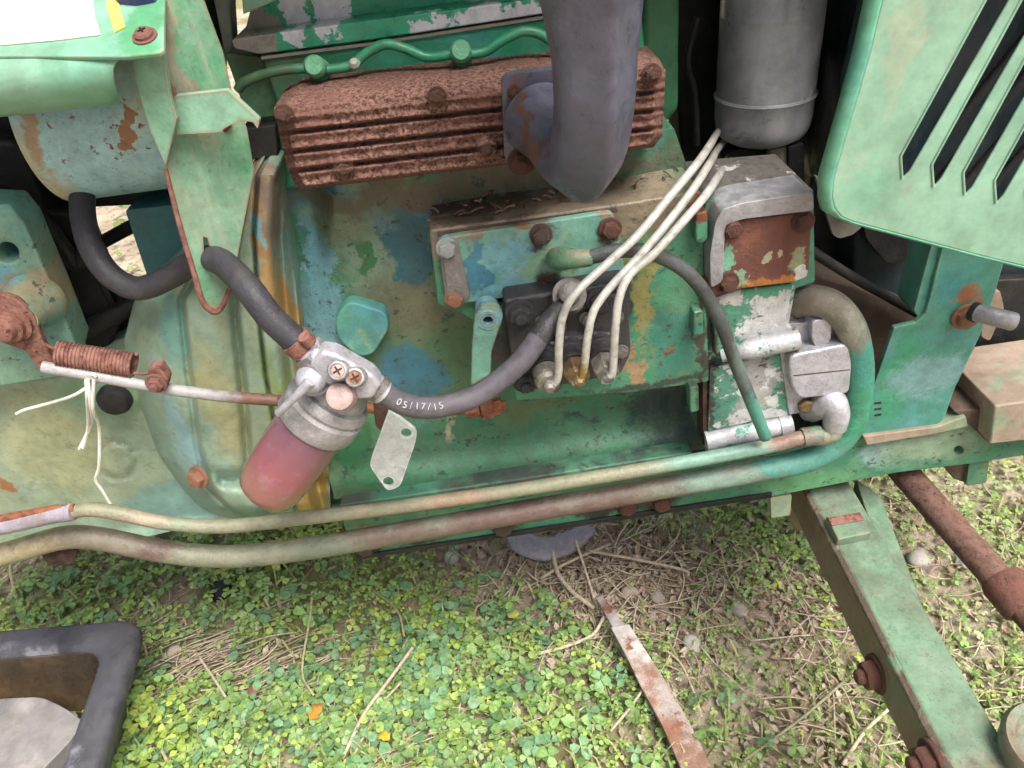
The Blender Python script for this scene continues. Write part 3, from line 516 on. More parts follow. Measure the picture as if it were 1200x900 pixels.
slab('back_plate', rnd([(918, 405), (934, 402), (948, 480), (930, 486)], 3), -.058, .04, M['alu'], hp, .002)
slab('upper_block', rnd([(921, 380), (946, 378), (950, 372), (975, 374), (984, 382), (986, 408), (926, 414)], 4), -.052, .05, M['alu'], hp, .004, seg=3)
slab('boss', rnd([(952, 376), (976, 373), (974, 398), (966, 410), (957, 410), (951, 396)], 5), -.062, .03, M['alu'], hp, .008, seg=5)
tp('outlet_elbow', [(952, 478, -.05), (965, 474, -.06), (975, 470, -.066), (980, 485, -.07), (978, 500, -.07)], [.012, .012, .0115, .011, .010], M['alu'], hp)
slab('lower_block', rnd([(938, 468), (965, 462), (968, 486), (945, 496), (938, 490)], 5), -.056, .03, M['cast'], hp, .003)
lathe('port_plug', P(942, 472, -.056), FR, [(.007, 0), (.007, .006), (.005, .007)], M['brass'], hp, 6, angle=25)
tp('fitting_wire', [(930, 385, -.062), (936, 400, -.066), (934, 412, -.064)], .0016, M['brass'], hp, segs=8)
bolt(P(953, 488, -.057), FR, .0045, M['zinc'], hp)

# ---- pipes
cp = tp('coolant_pipe', [(900, 366, -.005), (922, 358, -.03), (952, 352, -.05), (980, 362, -.058), (1000, 392, -.06), (1007, 440, -.06), (1000, 490, -.06), (980, 520, -.06), (945, 539, -.06), (880, 553, -.06), (760, 574, -.06), (600, 602, -.06), (450, 628, -.06), (330, 647, -.06), (255, 652, -.06), (185, 645, -.06), (120, 632, -.06), (75, 630, -.06), (20, 645, -.06), (-60, 668, -.06), (-160, 690, -.06)], [.0125, .0125, .0125, .0122, .012, .0118, .0118, .0115, .0112] + [.0105] * 12, M['pipe'], T, segs=20)
lathe('pipe_collar', P(928, 357, -.035), P(952, 352, -.05) - P(922, 358, -.03), [(.0135, -.004), (.0145, -.003), (.0145, .004), (.0135, .005)], M['pipe'], cp, 24)
tpipe = tp('hydraulic_pipe', [(978, 497, -.07), (974, 508, -.072), (960, 512, -.072), (935, 514, -.072), (900, 523, -.072), (760, 549, -.072), (600, 575, -.072), (450, 596, -.072), (340, 609, -.072), (260, 617, -.072), (195, 613, -.072), (150, 604, -.072), (110, 597, -.072), (78, 600, -.072)], [.0085, .0085, .0075, .0065] + [.0062] * 10, M['thinpipe'], T, segs=16)
tp('pipe_union', [(962, 509, -.072), (940, 513, -.072)], .0084, M['pipe'], tpipe, smooth=False, segs=8)
tp('pipe_sleeve', [(86, 600, -.074), (60, 604, -.074), (0, 617, -.074), (-90, 632, -.074)], .0074, M['sleeve'], T)
tp('sleeve_edge', [(88, 596, -.073), (60, 598, -.073), (20, 605, -.073), (-60, 620, -.073)], .004, M['rust'], T)
slab('pipe_clamp', rnd([(44, 645), (92, 640), (86, 660), (58, 664)], 4), -.058, .02, M['darkrust'], T, .002)

# ---- clutch housing and gearbox
def f_bell(u, v):
    py = 205 + (612 - 205) * v
    s0 = itp(py, [(205, 262), (260, 250), (300, 205), (330, 172), (353, 157), (400, 145), (433, 150), (481, 165), (535, 187), (575, 216), (596, 236), (612, 268)])
    s1 = itp(py, [(205, 285), (260, 265), (350, 214), (430, 222), (520, 233), (570, 243), (612, 285)])
    s2 = itp(py, [(205, 290), (300, 272), (380, 276), (460, 285), (560, 292), (612, 320)])
    s3 = itp(py, [(205, 302), (276, 297), (390, 305), (440, 311), (500, 322), (590, 345), (612, 350)])
    s4 = itp(py, [(205, 326), (260, 333), (330, 346), (400, 353), (480, 372), (560, 386), (612, 388)])
    px = s0 + (s4 - s0) * u
    w1 = np.clip((px - s0) / np.maximum(s1 - s0, 1), 0, 1)
    h = .040 * np.sin(w1 * math.pi / 2) ** .7
    h = h + .009 * sst(-4, 5, px - s1) - .004 * np.exp(-((px - s1 + 2) / 4) ** 2)
    h = h + .007 * np.sin(np.clip((px - s1) / np.maximum(s2 - s1, 1), 0, 1) * math.pi)
    h = h - .007 * np.exp(-((px - s2) / 5) ** 2) + .006 * sst(0, 8, px - s2)
    h = h - .011 * np.exp(-((px - s3) / 2.2) ** 2) - .022 * sst(12, 40, px - s3)
    h = h - .018 * sst(18, 34, px - s3) * (1 - sst(28, 46, px - s3))
    h = h - .03 * sst(592, 612, py)
    h = h - .012 * np.exp(-((py - 562) / 9) ** 2) * sst(8, 20, px - s1)
    h = h + .0025 * (fbm(px / 50, py / 50) - .5)
    return px, py, .012 - h
bell = relief('clutch_housing', f_bell, 130, 120, .09, M['bell'], T, angle=70)
bolt(P(233, 559, -.045), (-.5, -.8, .2), .0085, M['copperbolt'], bell)
def f_gear(u, v):
    px = -220 + (400 + 220) * u
    top = itp(px, [(-220, 475), (0, 452), (80, 440), (150, 420), (400, 400)]); bot = itp(px, [(-220, 690), (0, 655), (150, 634), (215, 619), (400, 596)])
    py = top + (bot - top) * v; y = .012 + 0 * px
    y = y - .006 * (fbm(px / 70, py / 70) - .3)
    d = np.hypot(px - 137, py - 540); y = y - .004 * (1 - sst(17, 22, d)) + .003 * np.exp(-((d - 21) / 2) ** 2)
    d = np.hypot(px - 135, py - 467); y = y - .006 * (1 - sst(22, 36, d))
    y = y - .010 * sst(.93, 1, v)
    return px, py, y
gear = relief('gearbox_housing', f_gear, 130, 60, .16, M['gear'], T)
lathe('rubber_plug', P(135, 467, .002), FR, [(.0145, -.004), (.0145, .004), (.012, .008), (.006, .0095)], M['black'], gear, 24)
stp = slab('step_bracket', [(-220, 230), (10, 240), (28, 262), (60, 335), (89, 406), (82, 441), (0, 454), (-220, 482)], -.02, .03, M['step'], T, .003, hp=[ell(7, 297, 14, 12, 16)])
slab('step_backing', [(-220, 200), (-20, 240), (30, 300), (30, 330), (-220, 340)], .03, .05, M['darkmetal'], stp, 0)
lathe('step_boss', P(42, 352, -.022), (.1, -1, .1), [(.022, 0), (.021, .006), (.017, .014), (.014, .03), (.0135, .036)], M['step'], stp, 24)

# dark workings between the gearbox and the tank, with a gap through which the far ground shows
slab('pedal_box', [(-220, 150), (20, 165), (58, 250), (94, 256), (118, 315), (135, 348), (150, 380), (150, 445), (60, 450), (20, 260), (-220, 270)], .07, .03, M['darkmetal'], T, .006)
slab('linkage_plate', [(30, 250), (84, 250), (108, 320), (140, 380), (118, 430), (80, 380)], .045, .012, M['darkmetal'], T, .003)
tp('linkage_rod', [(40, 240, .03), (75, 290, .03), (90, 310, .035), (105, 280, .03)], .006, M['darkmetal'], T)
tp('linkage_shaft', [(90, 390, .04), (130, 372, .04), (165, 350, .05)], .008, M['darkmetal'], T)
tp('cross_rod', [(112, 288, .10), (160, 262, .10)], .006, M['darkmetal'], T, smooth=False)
slab('starter_housing', rnd([(146, 246), (225, 238), (245, 330), (190, 345), (174, 330)], 5), .02, .10, paint('starter_paint', (.05, .17, .18), [((.10, .24, .20), 14, .5, .64), ((.08, .22, .29), 10, .56, .68)], bump=.2, speck=.3), T, .006)
slab('dust_shield', rnd([(206, 330), (230, 322), (240, 350), (222, 356), (212, 350)], 3), -.02, .02, paint('shield_blue', (.10, .27, .36), bump=.2), T, .002)

# ---- tank (pale blue drum)
tc = Vector((0, .03, P(65, 250, 0).z + .054)); xl = P(32, 190, -.03).x; xr = P(215, 190, -.03).x
lathe_p = [(.042, -.006), (.054, -.004), (.0552, 0), (.0552, .004), (.054, .006), (.054, xr - xl)]
drum = lathe('drum', (xl, tc.y, tc.z), (1, 0, 0), lathe_p, M['tank'], T, 48)

slab('dark_backdrop', [(-260, -60), (268, -100), (262, 40), (250, 235), (60, 245), (-260, 250)], .11, .02, M['darkmetal'], T, 0)  # black sheet added so the opening above the drum stays dark
# ---- hood panel at upper left
ho = empty('hood_side_panel'); ho.parent = T
A0, B0 = P(70, -12, -.06), P(70, 48, -.10); HN = (B0 - A0).cross(Vector((1, 0, 0))).normalized()
def hp_(x, y): return PP(x, y, B0, HN)
up = prism('upper_skin', [hp_(-220, 65), hp_(-220, -80), hp_(196, -80), hp_(192, 30), hp_(192, 58), hp_(186, 62), hp_(157, 65), hp_(148, 66), hp_(120, 66)], -HN * .003 if HN.y < 0 else HN * .003, M['hood'], ho, .001)
rows = [(50, -.101, 150), (58, -.108, 146), (68, -.112, 137), (80, -.114, 132), (95, -.113, 133), (108, -.109, 137), (118, -.102, 140), (122, -.094, 139), (121, -.084, 138)]
v, f = [], []
for py, y, xr_ in rows:
    for k in range(24):
        x = -220 + (xr_ + 220) * k / 23; v.append(P(x, py + .115 * (140 - x) * .95 - (8 if py < 60 else 0) * 0 + (0), y))
for j in range(len(rows) - 1):
    for k in range(23): f.append((j * 24 + k, j * 24 + k + 1, (j + 1) * 24 + k + 1, (j + 1) * 24 + k))
lip = mk('rolled_lip', v, f, M['hood'], ho, angle=60); sm = lip.modifiers.new('thick', 'SOLIDIFY'); sm.thickness = .002; sm.offset = -1
dn = HN if HN.y < 0 else -HN
def dec(name, pp, mat): return prism(name, [hp_(a, b) + dn * .0008 for a, b in pp], -dn * .0006, mat, ho, 0)
dec('decal', [(-220, -78), (108, -78), (110, 5), (112, 22), (116, 32), (118, 42), (60, 49), (0, 54), (-220, 74)], M['decal']); dec('decal_stripe', [(118, -78), (136, -78), (140, 5), (147, 33), (135, 39), (126, 10)], M['yellow'])
bolt(hp_(170, 43) + dn * .0005, dn, .0052, M['pinkrust'], ho, 'pan', 'screw')
for a in (.5, .5 + math.pi / 2):
    c = hp_(170, 43) + dn * .0042; t1 = Vector((1, 0, 0)) * math.cos(a) + dn.cross(Vector((1, 0, 0))) * math.sin(a)
    tube('screw_slot', [c - t1 * .0022, c + t1 * .0022], .0006, M['hole'], ho, segs=6, smooth=False)
prism('hood_latch', [hp_(134, -12) + dn * .006, hp_(186, -14) + dn * .006, hp_(184, 3) + dn * .006, hp_(160, 7) + dn * .006, hp_(138, 5) + dn * .006], -dn * .008, M['bluecloth'], ho, .002)

# ---- mounting bracket with the hook
O0 = P(196, 205, -.09); N0 = Vector((.5, -.866, 0))
def bq(x, y): return PP(x, y, O0, N0)
outl = [(180, -60), (232, -60), (240, 0), (262, 60), (272, 105), (290, 150), (299, 200), (288, 255), (279, 303), (268, 340), (260, 358), (252, 365), (244, 362), (237, 352), (227, 319), (210, 262), (194, 198), (207, 140), (199, 112), (190, 60)]
br = prism('mounting_bracket', [bq(*q) for q in outl], -N0 * .005, M['bracket'], T, .0012, holes=[[bq(*q) for q in ((239, 279), (243, 280), (247, 292), (248, 306), (244, 314), (240, 306))]])
tube('rusted_edge', [bq(*q) for q in ((194, 198), (210, 262), (227, 319), (237, 352), (246, 363), (254, 365), (261, 357), (268, 340), (274, 322))], [.0014, .0018, .0019, .0021, .0022, .0022, .002, .0016, .001], M['pinkrust'], br, segs=8)
N1 = Vector((-.25, -.97, 0))
def b1(x, y): return PP(x, y, O0 + Vector((0, -.004, 0)), N1)
prism('bracket_flange', [b1(*q) for q in ((152, 60), (192, 60), (199, 112), (208, 139), (194, 197), (186, 178), (175, 152), (160, 104))], Vector((0, .005, 0)), M['hookpaint'], br, .001)
prism('hook', [P(x, y, -.092 - .0 * x) for x, y in rnd([(204, 113), (266, 106), (292, 130), (304, 141), (302, 151), (296, 143), (282, 141), (264, 150), (258, 155), (205, 158)], 2)], Vector((0, .006, 0)), M['hookpaint'], br, .0012)
tp('spring_clip', [(268, 142, -.07), (260, 160, -.065), (262, 182, -.06), (272, 195, -.055), (284, 180, -.05), (280, 165, -.055), (270, 150, -.06)], .0026, M['rust'], br, segs=10)
slab('bulkhead_edge', [(236, -70), (276, -70), (270, 10), (274, 70), (292, 100), (286, 130), (262, 60)], .05, .02, M['grey'], T, .002)
slab('relay_box', rnd([(282, 152), (322, 147), (326, 184), (286, 188)], 3), -.005, .03, M['darkmetal'], T, .003)
tp('harness', [(300, 186, .01), (306, 205, .012), (313, 212, .01), (318, 190, .01)], .0022, M['black'], T, segs=8)
slab('stay', rnd([(290, 190), (300, 186), (306, 215), (300, 240), (288, 262), (284, 245), (296, 215)], 3), .0, .006, M['grey'], T, .001)

# ---- hoses
tp('fuel_hose', [(96, 225, -.0), (98, 258, -.015), (108, 292, -.03), (130, 323, -.04), (162, 338, -.045), (198, 325, -.048), (222, 310, -.055), (243, 303, -.075), (262, 309, -.1), (290, 337, -.125), (318, 373, -.135), (352, 404, -.14)], .0088, M['hose'], T, segs=20)

# ---- fuel filter
ff = empty('fuel_filter'); ff.parent = T
A1 = P(389, 466, -.12); B1 = P(317, 569, -.128); ax = (B1 - A1); LN = ax.length; ax.normalize()
lathe('bowl', A1, ax, [(.0255, .012), (.0255, LN * .55), (.0250, LN * .8), (.0242, LN * .96), (.0225, LN * 1.04), (.018, LN * 1.085), (.010, LN * 1.10), (.0, LN * 1.105)], M['bowl'], ff, 40, angle=60)
lathe('clamp_ring', A1, ax, [(.020, -.006), (.0265, -.004), (.0285, 0), (.0288, .003), (.0272, .004), (.0272, .006), (.0295, .008), (.0295, .022), (.028, .0245), (.0255, .0245)], M['knob'], ff, 40)
lathe('filter_head', A1, -ax, [(.0235, 0), (.0235, .006), (.021, .014), (.015, .021), (.009, .024)], M['knob'], ff, 32, angle=55)
slab('port_body', rnd([(362, 428), (376, 413), (392, 415), (438, 441), (447, 453), (438, 468), (420, 470), (374, 448)], 4), -.152, .016, M['alu'], ff, .004, seg=3)
tp('inlet_spigot', [(352, 403, -.139), (374, 421, -.141)], .0092, M['alu'], ff, smooth=False); tp('outlet_spigot', [(430, 447, -.141), (448, 459, -.14)], .0092, M['alu'], ff, smooth=False)
tp('inlet_nut', [(360, 410, -.139), (368, 417, -.139)], .0115, M['knob'], ff, smooth=False, segs=6)
tp('hose_clamp', [(344, 397, -.139), (357, 408, -.139)], .0104, M['pinkrust'], ff, smooth=False)
tp('clamp_screw', [(356, 394, -.149), (364, 402, -.147)], .0042, M['pinkrust'], ff, smooth=False, segs=8)
tp('hose_clamp', [(440, 452, -.14), (447, 458, -.141)], .0098, M['valvebody'], ff, smooth=False)
vdir = (0.05, -.83, .55)
for x, y in ((397, 434), (417, 442)):
    c = P(x, y, -.157); lathe('screw', c, vdir, [(.0068, -.006), (.0068, .003), (.0058, .005), (.0045, .0052), (.0038, .0035)], M['knob'], ff, 20)
    lathe('screw_recess', Vector(c) + Vector(vdir) * .0040, vdir, [(.0044, 0), (.003, .0006)], M['copperbolt'] if x > 400 else M['plug'], ff, 14)
    for a_ in (.4, .4 + math.pi / 2):
        cx_ = Vector(c) + Vector(vdir) * .0049; t_ = Vector((1, 0, 0)) * math.cos(a_) + Vector(vdir).cross(Vector((1, 0, 0))) * math.sin(a_); tube('screw_slot', [cx_ - t_ * .003, cx_ + t_ * .003], .0006, M['darkrust'], ff, segs=6, smooth=False)
lathe('bleed_plug', P(400, 464, -.154), vdir, [(.0095, -.012), (.0095, .004), (.0085, .0075), (.005, .009), (.002, .0085)], M['plug'], ff, 24)
lathe('tap_knob', P(366, 444, -.146), vdir, [(.0115, -.014), (.0115, -.003), (.0088, -.002), (.0088, .0005), (.0102, .001), (.0098, .005), (.007, .009), (.003, .0105)], M['alu'], ff, 28, angle=35)
tp('tap_lever', [(363, 447, -.158), (350, 461, -.158), (338, 473, -.156), (326, 484, -.154)], [.0036, .003, .0026, .0028], M['alu'], ff, segs=10)
tb = slab('filter_bracket', rnd([(456, 480), (489, 505), (487, 518), (469, 570), (454, 576), (433, 546), (436, 534)], [2, 6, 6, 6, 6, 5, 5]), -.10, .003, M['tab'], ff, .0006, hp=[ell(476, 508, 6.5, 6, 14), ell(455, 565, 6.5, 6, 14)])
slab('bracket_arm', rnd([(437, 470), (448, 466), (462, 486), (448, 506), (440, 500)], 3), -.097, .003, M['darkrust'], ff, .0006)

# ---- throttle linkage at left
lv = slab('linkage_lever', rnd([(-60, 330), (18, 350), (40, 370), (50, 400), (64, 424), (62, 440), (48, 437), (30, 412), (-60, 380)], 4), -.058, .006, M['pinkrust'], T, .0012)
lathe('pivot_washer', P(12, 378, -.058), FR, [(.0155, 0), (.0155, .003), (.012, .004), (.012, .009), (.009, .010), (.0075, .015), (.004, .0165)], M['pinkrust'], lv, 24)
sp0, sp1 = P(68, 414, -.062), P(157, 428, -.062); sa = (sp1 - sp0); sl = sa.length; sa.normalize(); e1 = sa.orthogonal().normalized(); e2 = sa.cross(e1)
hel = [sp0 + sa * (sl * t / 400) + (e1 * math.cos(t / 400 * 2 * math.pi * 21) + e2 * math.sin(t / 400 * 2 * math.pi * 21)) * .0085 for t in range(401)]
tube('return_spring', hel, .0014, M['pinkrust'], T, segs=6, smooth=False)
tp('spring_tail', [(157, 437, -.068), (170, 438, -.07), (181, 434, -.072)], .0012, M['pinkrust'], T, segs=6)
tp('spring_hook', [(70, 412, -.066), (58, 406, -.064), (54, 404, -.06)], .0012, M['rust'], T, segs=6)
tp('throttle_rod', [(50, 430, -.068), (110, 440, -.068), (185, 454, -.068), (260, 464, -.068), (332, 470, -.066)], .0046, M['rod'], T, segs=12)
tp('rod_extension', [(325, 469, -.066), (420, 477, -.062), (500, 481, -.056), (550, 479, -.05)], .0046, M['rust'], T, segs=12)
cl = slab('rod_clamp', rnd([(172, 434), (186, 430), (197, 446), (194, 459), (178, 456)], 3), -.076, .012, M['pinkrust'], T, .0012); bolt(P(183, 449, -.078), FR, .0062, M['pinkrust'], cl, 'nut')
cv = slab('clevis', rnd([(562, 464), (576, 462), (580, 490), (564, 493)], 2), -.058, .02, M['rust'], T, .0012)
for a, b, r_ in (((546, 481, -.052), (562, 478, -.052), .0072), ((578, 477, -.052), (588, 475, -.052), .007), ((586, 475, -.052), (593, 474, -.052), .004)):
    tp('clevis_nut', [a, b], r_, M['rust'], cv, smooth=False, segs=6)

# ---- front frame rail, support post, brackets
rail_shade_pts = [(418, 652), (640, 618), (905, 578), (905, 583.5), (640, 623), (417, 657)]
rail = slab('frame_rail', [(398, 600), (560, 577), (812, 540), (1000, 512), (1120, 494), (1200, 478), (1330, 462), (1330, 516), (1200, 534), (1135, 544), (1052, 554), (900, 583), (640, 622), (416, 656)], -.024, .012, M['rail'], T, .0015, hp=[ell(1124, 528, 5.5, 5, 12)])
slab('rail_web', [(420, 640), (640, 606), (900, 568), (1100, 535), (1330, 505), (1330, 512), (1100, 544), (900, 580), (640, 619), (420, 652)], -.012, .16, M['axleside'], rail, .001)
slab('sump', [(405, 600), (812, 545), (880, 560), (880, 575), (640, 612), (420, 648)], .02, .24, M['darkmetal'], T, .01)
slab('rail_edge_shade', rail_shade_pts, -.0265, .012, M['darkmetal'], rail, .001)  # dark strip: shading under the rail edge built as a slab
slab('rail_end', rnd([(412, 632), (446, 628), (446, 645), (416, 656)], 2), -.03, .03, M['darkmetal'], rail, .002)
for x, y, k in ((428, 640, 'steel'), (589, 617, 'steel'), (735, 593, 'redbolt'), (775, 588, 'redbolt')):
    bolt(P(x, y, -.026), FR, .0088, M[k], rail)
post = slab('support_post', [(1115, 230), (1190, 250), (1176, 310), (1166, 345), (1149, 393), (1119, 456), (1108, 487), (1100, 500), (1008, 512), (1021, 461), (1048, 384), (1073, 378), (1085, 367), (1104, 292)], -.03, .005, M['teal'], T, .001)
slab('post_return', [(1104, 280), (1112, 240), (1098, 240), (1091, 289), (1071, 364), (1075, 371), (1085, 368)], -.026, .03, M['teal'], post, .001)
slab('post_tab', rnd([(1150, 350), (1172, 340), (1177, 362), (1160, 400), (1150, 395)], 4), -.012, .005, M['tanbox'], post, .001)
bolt(P(1131, 371, -.032), FR, .0092, M['copperbolt'], post)
pn = tp('hinge_pin', [(1143, 366, -.045), (1160, 370, -.055), (1188, 377, -.06)], .0075, M['cast'], post, smooth=False); tp('pin_ring', [(1140, 365, -.043), (1146, 367, -.047)], .0082, M['darkmetal'], post, smooth=False)
for k in range(3): slab('stamp_mark', [(1025, 472 + 7 * k), (1033, 471 + 7 * k), (1033, 473 + 7 * k), (1025, 474 + 7 * k)], -.0305, .001, M['darkrust'], post, 0)
slab('rail_foot', [(1012, 512), (1100, 500), (1132, 488), (1135, 500), (1100, 508), (1016, 522)], -.034, .02, M['tanbox'], rail, .001)
bx_ = slab('battery_tray', [(1166, 476), (1330, 452), (1330, 502), (1160, 521)], -.05, .09, M['tanbox'], T, .002)
slab('tray_gusset', [(1118, 482), (1166, 478), (1160, 520)], -.03, .06, M['brownplate'], bx_, .001)
slab('tray_post', [(1140, 330), (1330, 320), (1330, 430), (1130, 440), (1118, 462)], .05, .1, M['darkmetal'], T, .002)
slab('bay_floor', [(936, 470), (944, 322), (1000, 335), (1090, 372), (1100, 500), (1000, 510)], .03, .14, M['brownplate'], T, .002)

# ---- grille side panel with slanted slots
gr_out = [(1045, -130), (1440, -150), (1440, 372), (1340, 346), (1200, 312), (1150, 300), (1090, 284), (1030, 268), (1000, 260), (986, 254), (978, 244), (975, 230), (977, 208), (1000, 130), (1020, 60), (1034, 0)]
slots = []
for k in range(7):
    x0, y0 = 1060 + 36.6 * k, 184 + 9.6 * k; top = -60
    slots.append([(x0 - 2, y0 - 2), (x0 - .5, y0 + 24), (x0 + 7, y0 + 16), (x0 + 31 + (y0 - top) * .522, top), (x0 - 2 + (y0 - top) * .538, top), (x0 - 2 + (y0 - 60) * .538, 60)] if x0 + 31 + (y0 - top) * .522 < 1335 else [(x0 - 2, y0 - 2), (x0 - .5, y0 + 24), (x0 + 7, y0 + 16), (1328, y0 + 38 - (1328 - x0) / .56), (1328, y0 - (1328 - x0) / .538 + 3)])
GY = -.11
gp = slab('grille_panel', gr_out, GY, .002, M['grille'], T, .0012, hp=slots)
for q in slots:
    tube('slot_lip', [P(a - 2.5, b + .5, GY - .0002) for a, b in ((q[-2], q[-1], q[0], q[1]) if len(q) == 6 else (q[-1], q[0], q[1]))], .0009, M['grille'], gp, segs=8, smooth=False)
# folded edge along the rear and lower border
ed = [(1045, -130), (1034, 0), (1020, 60), (1000, 130), (977, 208), (975, 230), (978, 244), (986, 254), (1000, 260), (1030, 268), (1090, 284), (1150, 300), (1200, 312), (1340, 346), (1440, 372)]
v, f = [], []
cen = P(1150, 120, GY)
for x, y in ed:
    p = P(x, y, GY); o_ = Vector((p.x - cen.x, 0, p.z - cen.z)).normalized()
    if y > 262: o_ = Vector((-.25, 0, -.97))
    elif y < 210: o_ = Vector((-1, 0, -.15)).normalized()
    for k in range(6):
        a = k / 5 * math.pi / 2; v.append(p + o_ * ((.0055 if y < 246 else .0022) * math.sin(a)) + Vector((0, .0005 + .006 * (1 - math.cos(a)) + (.003 if k == 5 else 0), 0)))
for j in range(len(ed) - 1):
    for k in range(5): f.append((j * 6 + k, j * 6 + k + 1, (j + 1) * 6 + k + 1, (j + 1) * 6 + k))
fe = mk('folded_edge', v, f, paint('shaded_edge_paint', (.15, .40, .27), [((.11, .34, .28), 9, .5, .65)], bump=.08, bs=50, speck=.1, rough=.4), gp, angle=70); sm = fe.modifiers.new('thick', 'SOLIDIFY'); sm.thickness = .0015; sm.offset = 0  # darker copy of the panel mint: the fold's shade is in the colour

# ---- engine bay behind: radiator, shroud, fan, far side panel
slab('radiator', [(1010, -140), (1400, -180), (1400, 330), (1095, 372), (1000, 330)], .06, .10, paint('radiator_navy', (.012, .025, .032), [((.02, .045, .055), 10, .5, .65)], bump=.2), T, .004)
slab('radiator_side', [(1075, -120), (1130, -120), (1060, 120), (1010, 250), (985, 240)], .0, .05, paint('radiator_teal', (.02, .05, .06), [((.03, .08, .09), 10, .5, .65)], bump=.2), T, .002)
for k in range(6): tp('radiator_tube', [(1040 + 34 * k, 245 - 2 * k, .052), (1300, -80 + 50 * k, .052)], .004, M['darkmetal'], T, segs=8, smooth=False)
slab('fan_shroud', rnd([(945, -160), (1080, -180), (1010, 250), (985, 330), (945, 322), (955, 120)], 8), .10, .03, M['darkmetal'], T, .004)
lathe('fan_pulley', P(965, 130, .085), (1, -.15, 0), [(.05, -.01), (.054, -.008), (.05, 0), (.054, .008), (.05, .01)], M['darkmetal'], T, 36)
slab('oil_filler', [(750, -120), (800, -120), (797, 60), (797, 130), (778, 150), (762, 120), (752, 60)], .03, .06, M['sooty_green'], T, .006)
slab('firewall_panel', [(770, -160), (960, -190), (960, 175), (860, 205), (800, 190)], .16, .05, M['darkmetal'], T, .003)
tp('oil_line', [(818, 20, .09), (806, 70, .09), (814, 110, .09), (817, 170, .09)], .003, M['darkmetal'], T, segs=10)
slab('filter_stay', [(903, 176), (922, 172), (924, 222), (902, 224)], .06, .01, M['beige'], T, .001)
slab('filter_mount', [(845, 178), (903, 170), (903, 222), (858, 220)], .09, .03, M['darkmetal'], T, .001)
slab('side_post', [(924, 172), (942, 168), (944, 222), (926, 222)], .055, .01, M['darkmetal'], T, .001)
slab('inner_sheet', rnd([(955, 205), (1000, 235), (1020, 258), (1000, 275), (984, 280), (976, 276)], 4), .015, .004, M['beige'], T, .001)
tp('bay_rod', [(948, 292, .02), (1000, 325, .02), (1090, 375, .02)], .0045, M['darkmetal'], T, segs=10)
slab('radiator_duct', rnd([(1010, 255), (1095, 270), (1085, 300), (1040, 310), (1015, 280)], 6), .04, .02, M['darkmetal'], T, .004)
# far side of the tractor (seen from beside, it closes the bay)
def wbox(name, x0, x1, y0, y1, z0, z1, mat, parent, bev=.004):
    v = [(x, y, z) for x in (x0, x1) for y in (y0, y1) for z in (z0, z1)]
    return mk(name, v, [(0, 1, 3, 2), (4, 6, 7, 5), (0, 4, 5, 1), (2, 3, 7, 6), (0, 2, 6, 4), (1, 5, 7, 3)], mat, parent, bevel=bev)
wbox('far_frame_rail', -.19, .62, .36, .375, .29, .35, M['rail'], T)
wbox('far_hood_blocker', .20, .62, .40, .405, .58, .98, M['grille'], T)  # unseen panel, added to block light from the far side

# bonnet over the engine: keeps the sky off the bay, its near side panel taken away
v, f = [], []
prof = [(-.075, .90), (-.07, .955), (-.05, .985), (0, 1.0), (.15, 1.005), (.30, 1.0), (.36, .98), (.385, .93), (.39, .86)]
for y, z in prof: v += [(-.80, y, z), (.66, y, z)]
for k in range(len(prof) - 1): f.append((2 * k, 2 * k + 1, 2 * k + 3, 2 * k + 2))
bon = mk('bonnet', v, f, M['grille'], T, angle=60); sm = bon.modifiers.new('thick', 'SOLIDIFY'); sm.thickness = .003
# ---- front axle, knuckle, tie rod
a_t = PZ(955, 590, .30); b_t = PZ(1150, 968, .30)
a_r = PZ(1010, 590, .30); b_r = PZ(1232, 960, .30)
axl = empty('front_axle'); axl.parent = T
top = [a_t, b_t, b_r, a_r]; dz = Vector((0, 0, -.05))
back = (a_t - b_t).normalized() * .10
pts = [a_t + back, b_t, b_r, a_r + back]
prism('beam', pts, dz, M['axle'], axl, .004, seg=3)
prism('side_plate', [pts[0] + Vector((-.004, 0, -.004)), pts[1] + Vector((-.004, 0, -.004)), pts[1] + dz + Vector((-.004, 0, .001)), pts[0] + dz + Vector((-.004, 0, .001))], (.0035, 0, 0), M['axleside'], axl, .001)
prism('weld_bead', [pts[0] + Vector((-.004, 0, -.002)), pts[1] + Vector((-.004, 0, -.002)), pts[1] + Vector((.001, 0, .002)), pts[0] + Vector((.001, 0, .002))], (0, 0, -.004), M['axleworn'], axl, .0015)
prism('spring_pad', [PZ(968, 604, .31), PZ(1006, 598, .31), PZ(1021, 624, .31), PZ(982, 632, .31)], (0, 0, -.012), M['axle'], axl, .0015)
prism('pad_rust', [PZ(970, 606, .3112), PZ(1008, 600, .3112), PZ(1013, 609, .3112), PZ(975, 616, .3112)], (0, 0, -.001), M['pinkrust'], axl, .0004)
prism('rear_plate', [PZ(1002, 560, .285), PZ(1032, 580, .285), PZ(1078, 700, .27), PZ(1046, 690, .285)], (0, 0, -.03), M['axle'], axl, .002)
for x, y in ((1027, 790), (1092, 893)):
    p = PP(x, y, b_t + Vector((-.0045, 0, 0)), Vector(((b_t - a_t).y, -(b_t - a_t).x, 0)).normalized()); bolt(p, (-1, -.05, 0), .0135, M['redbolt'], axl, 'nut')
slab('axle_pivot', [(905, 570), (990, 556), (1010, 600), (935, 625), (915, 600)], .03, .09, M['axleside'], axl, .004)
slab('pivot_tab', rnd([(903, 583), (928, 580), (926, 604), (904, 607)], 2), -.02, .012, M['tanbox'], axl, .001)
kc = PZ(1222, 874, .32)
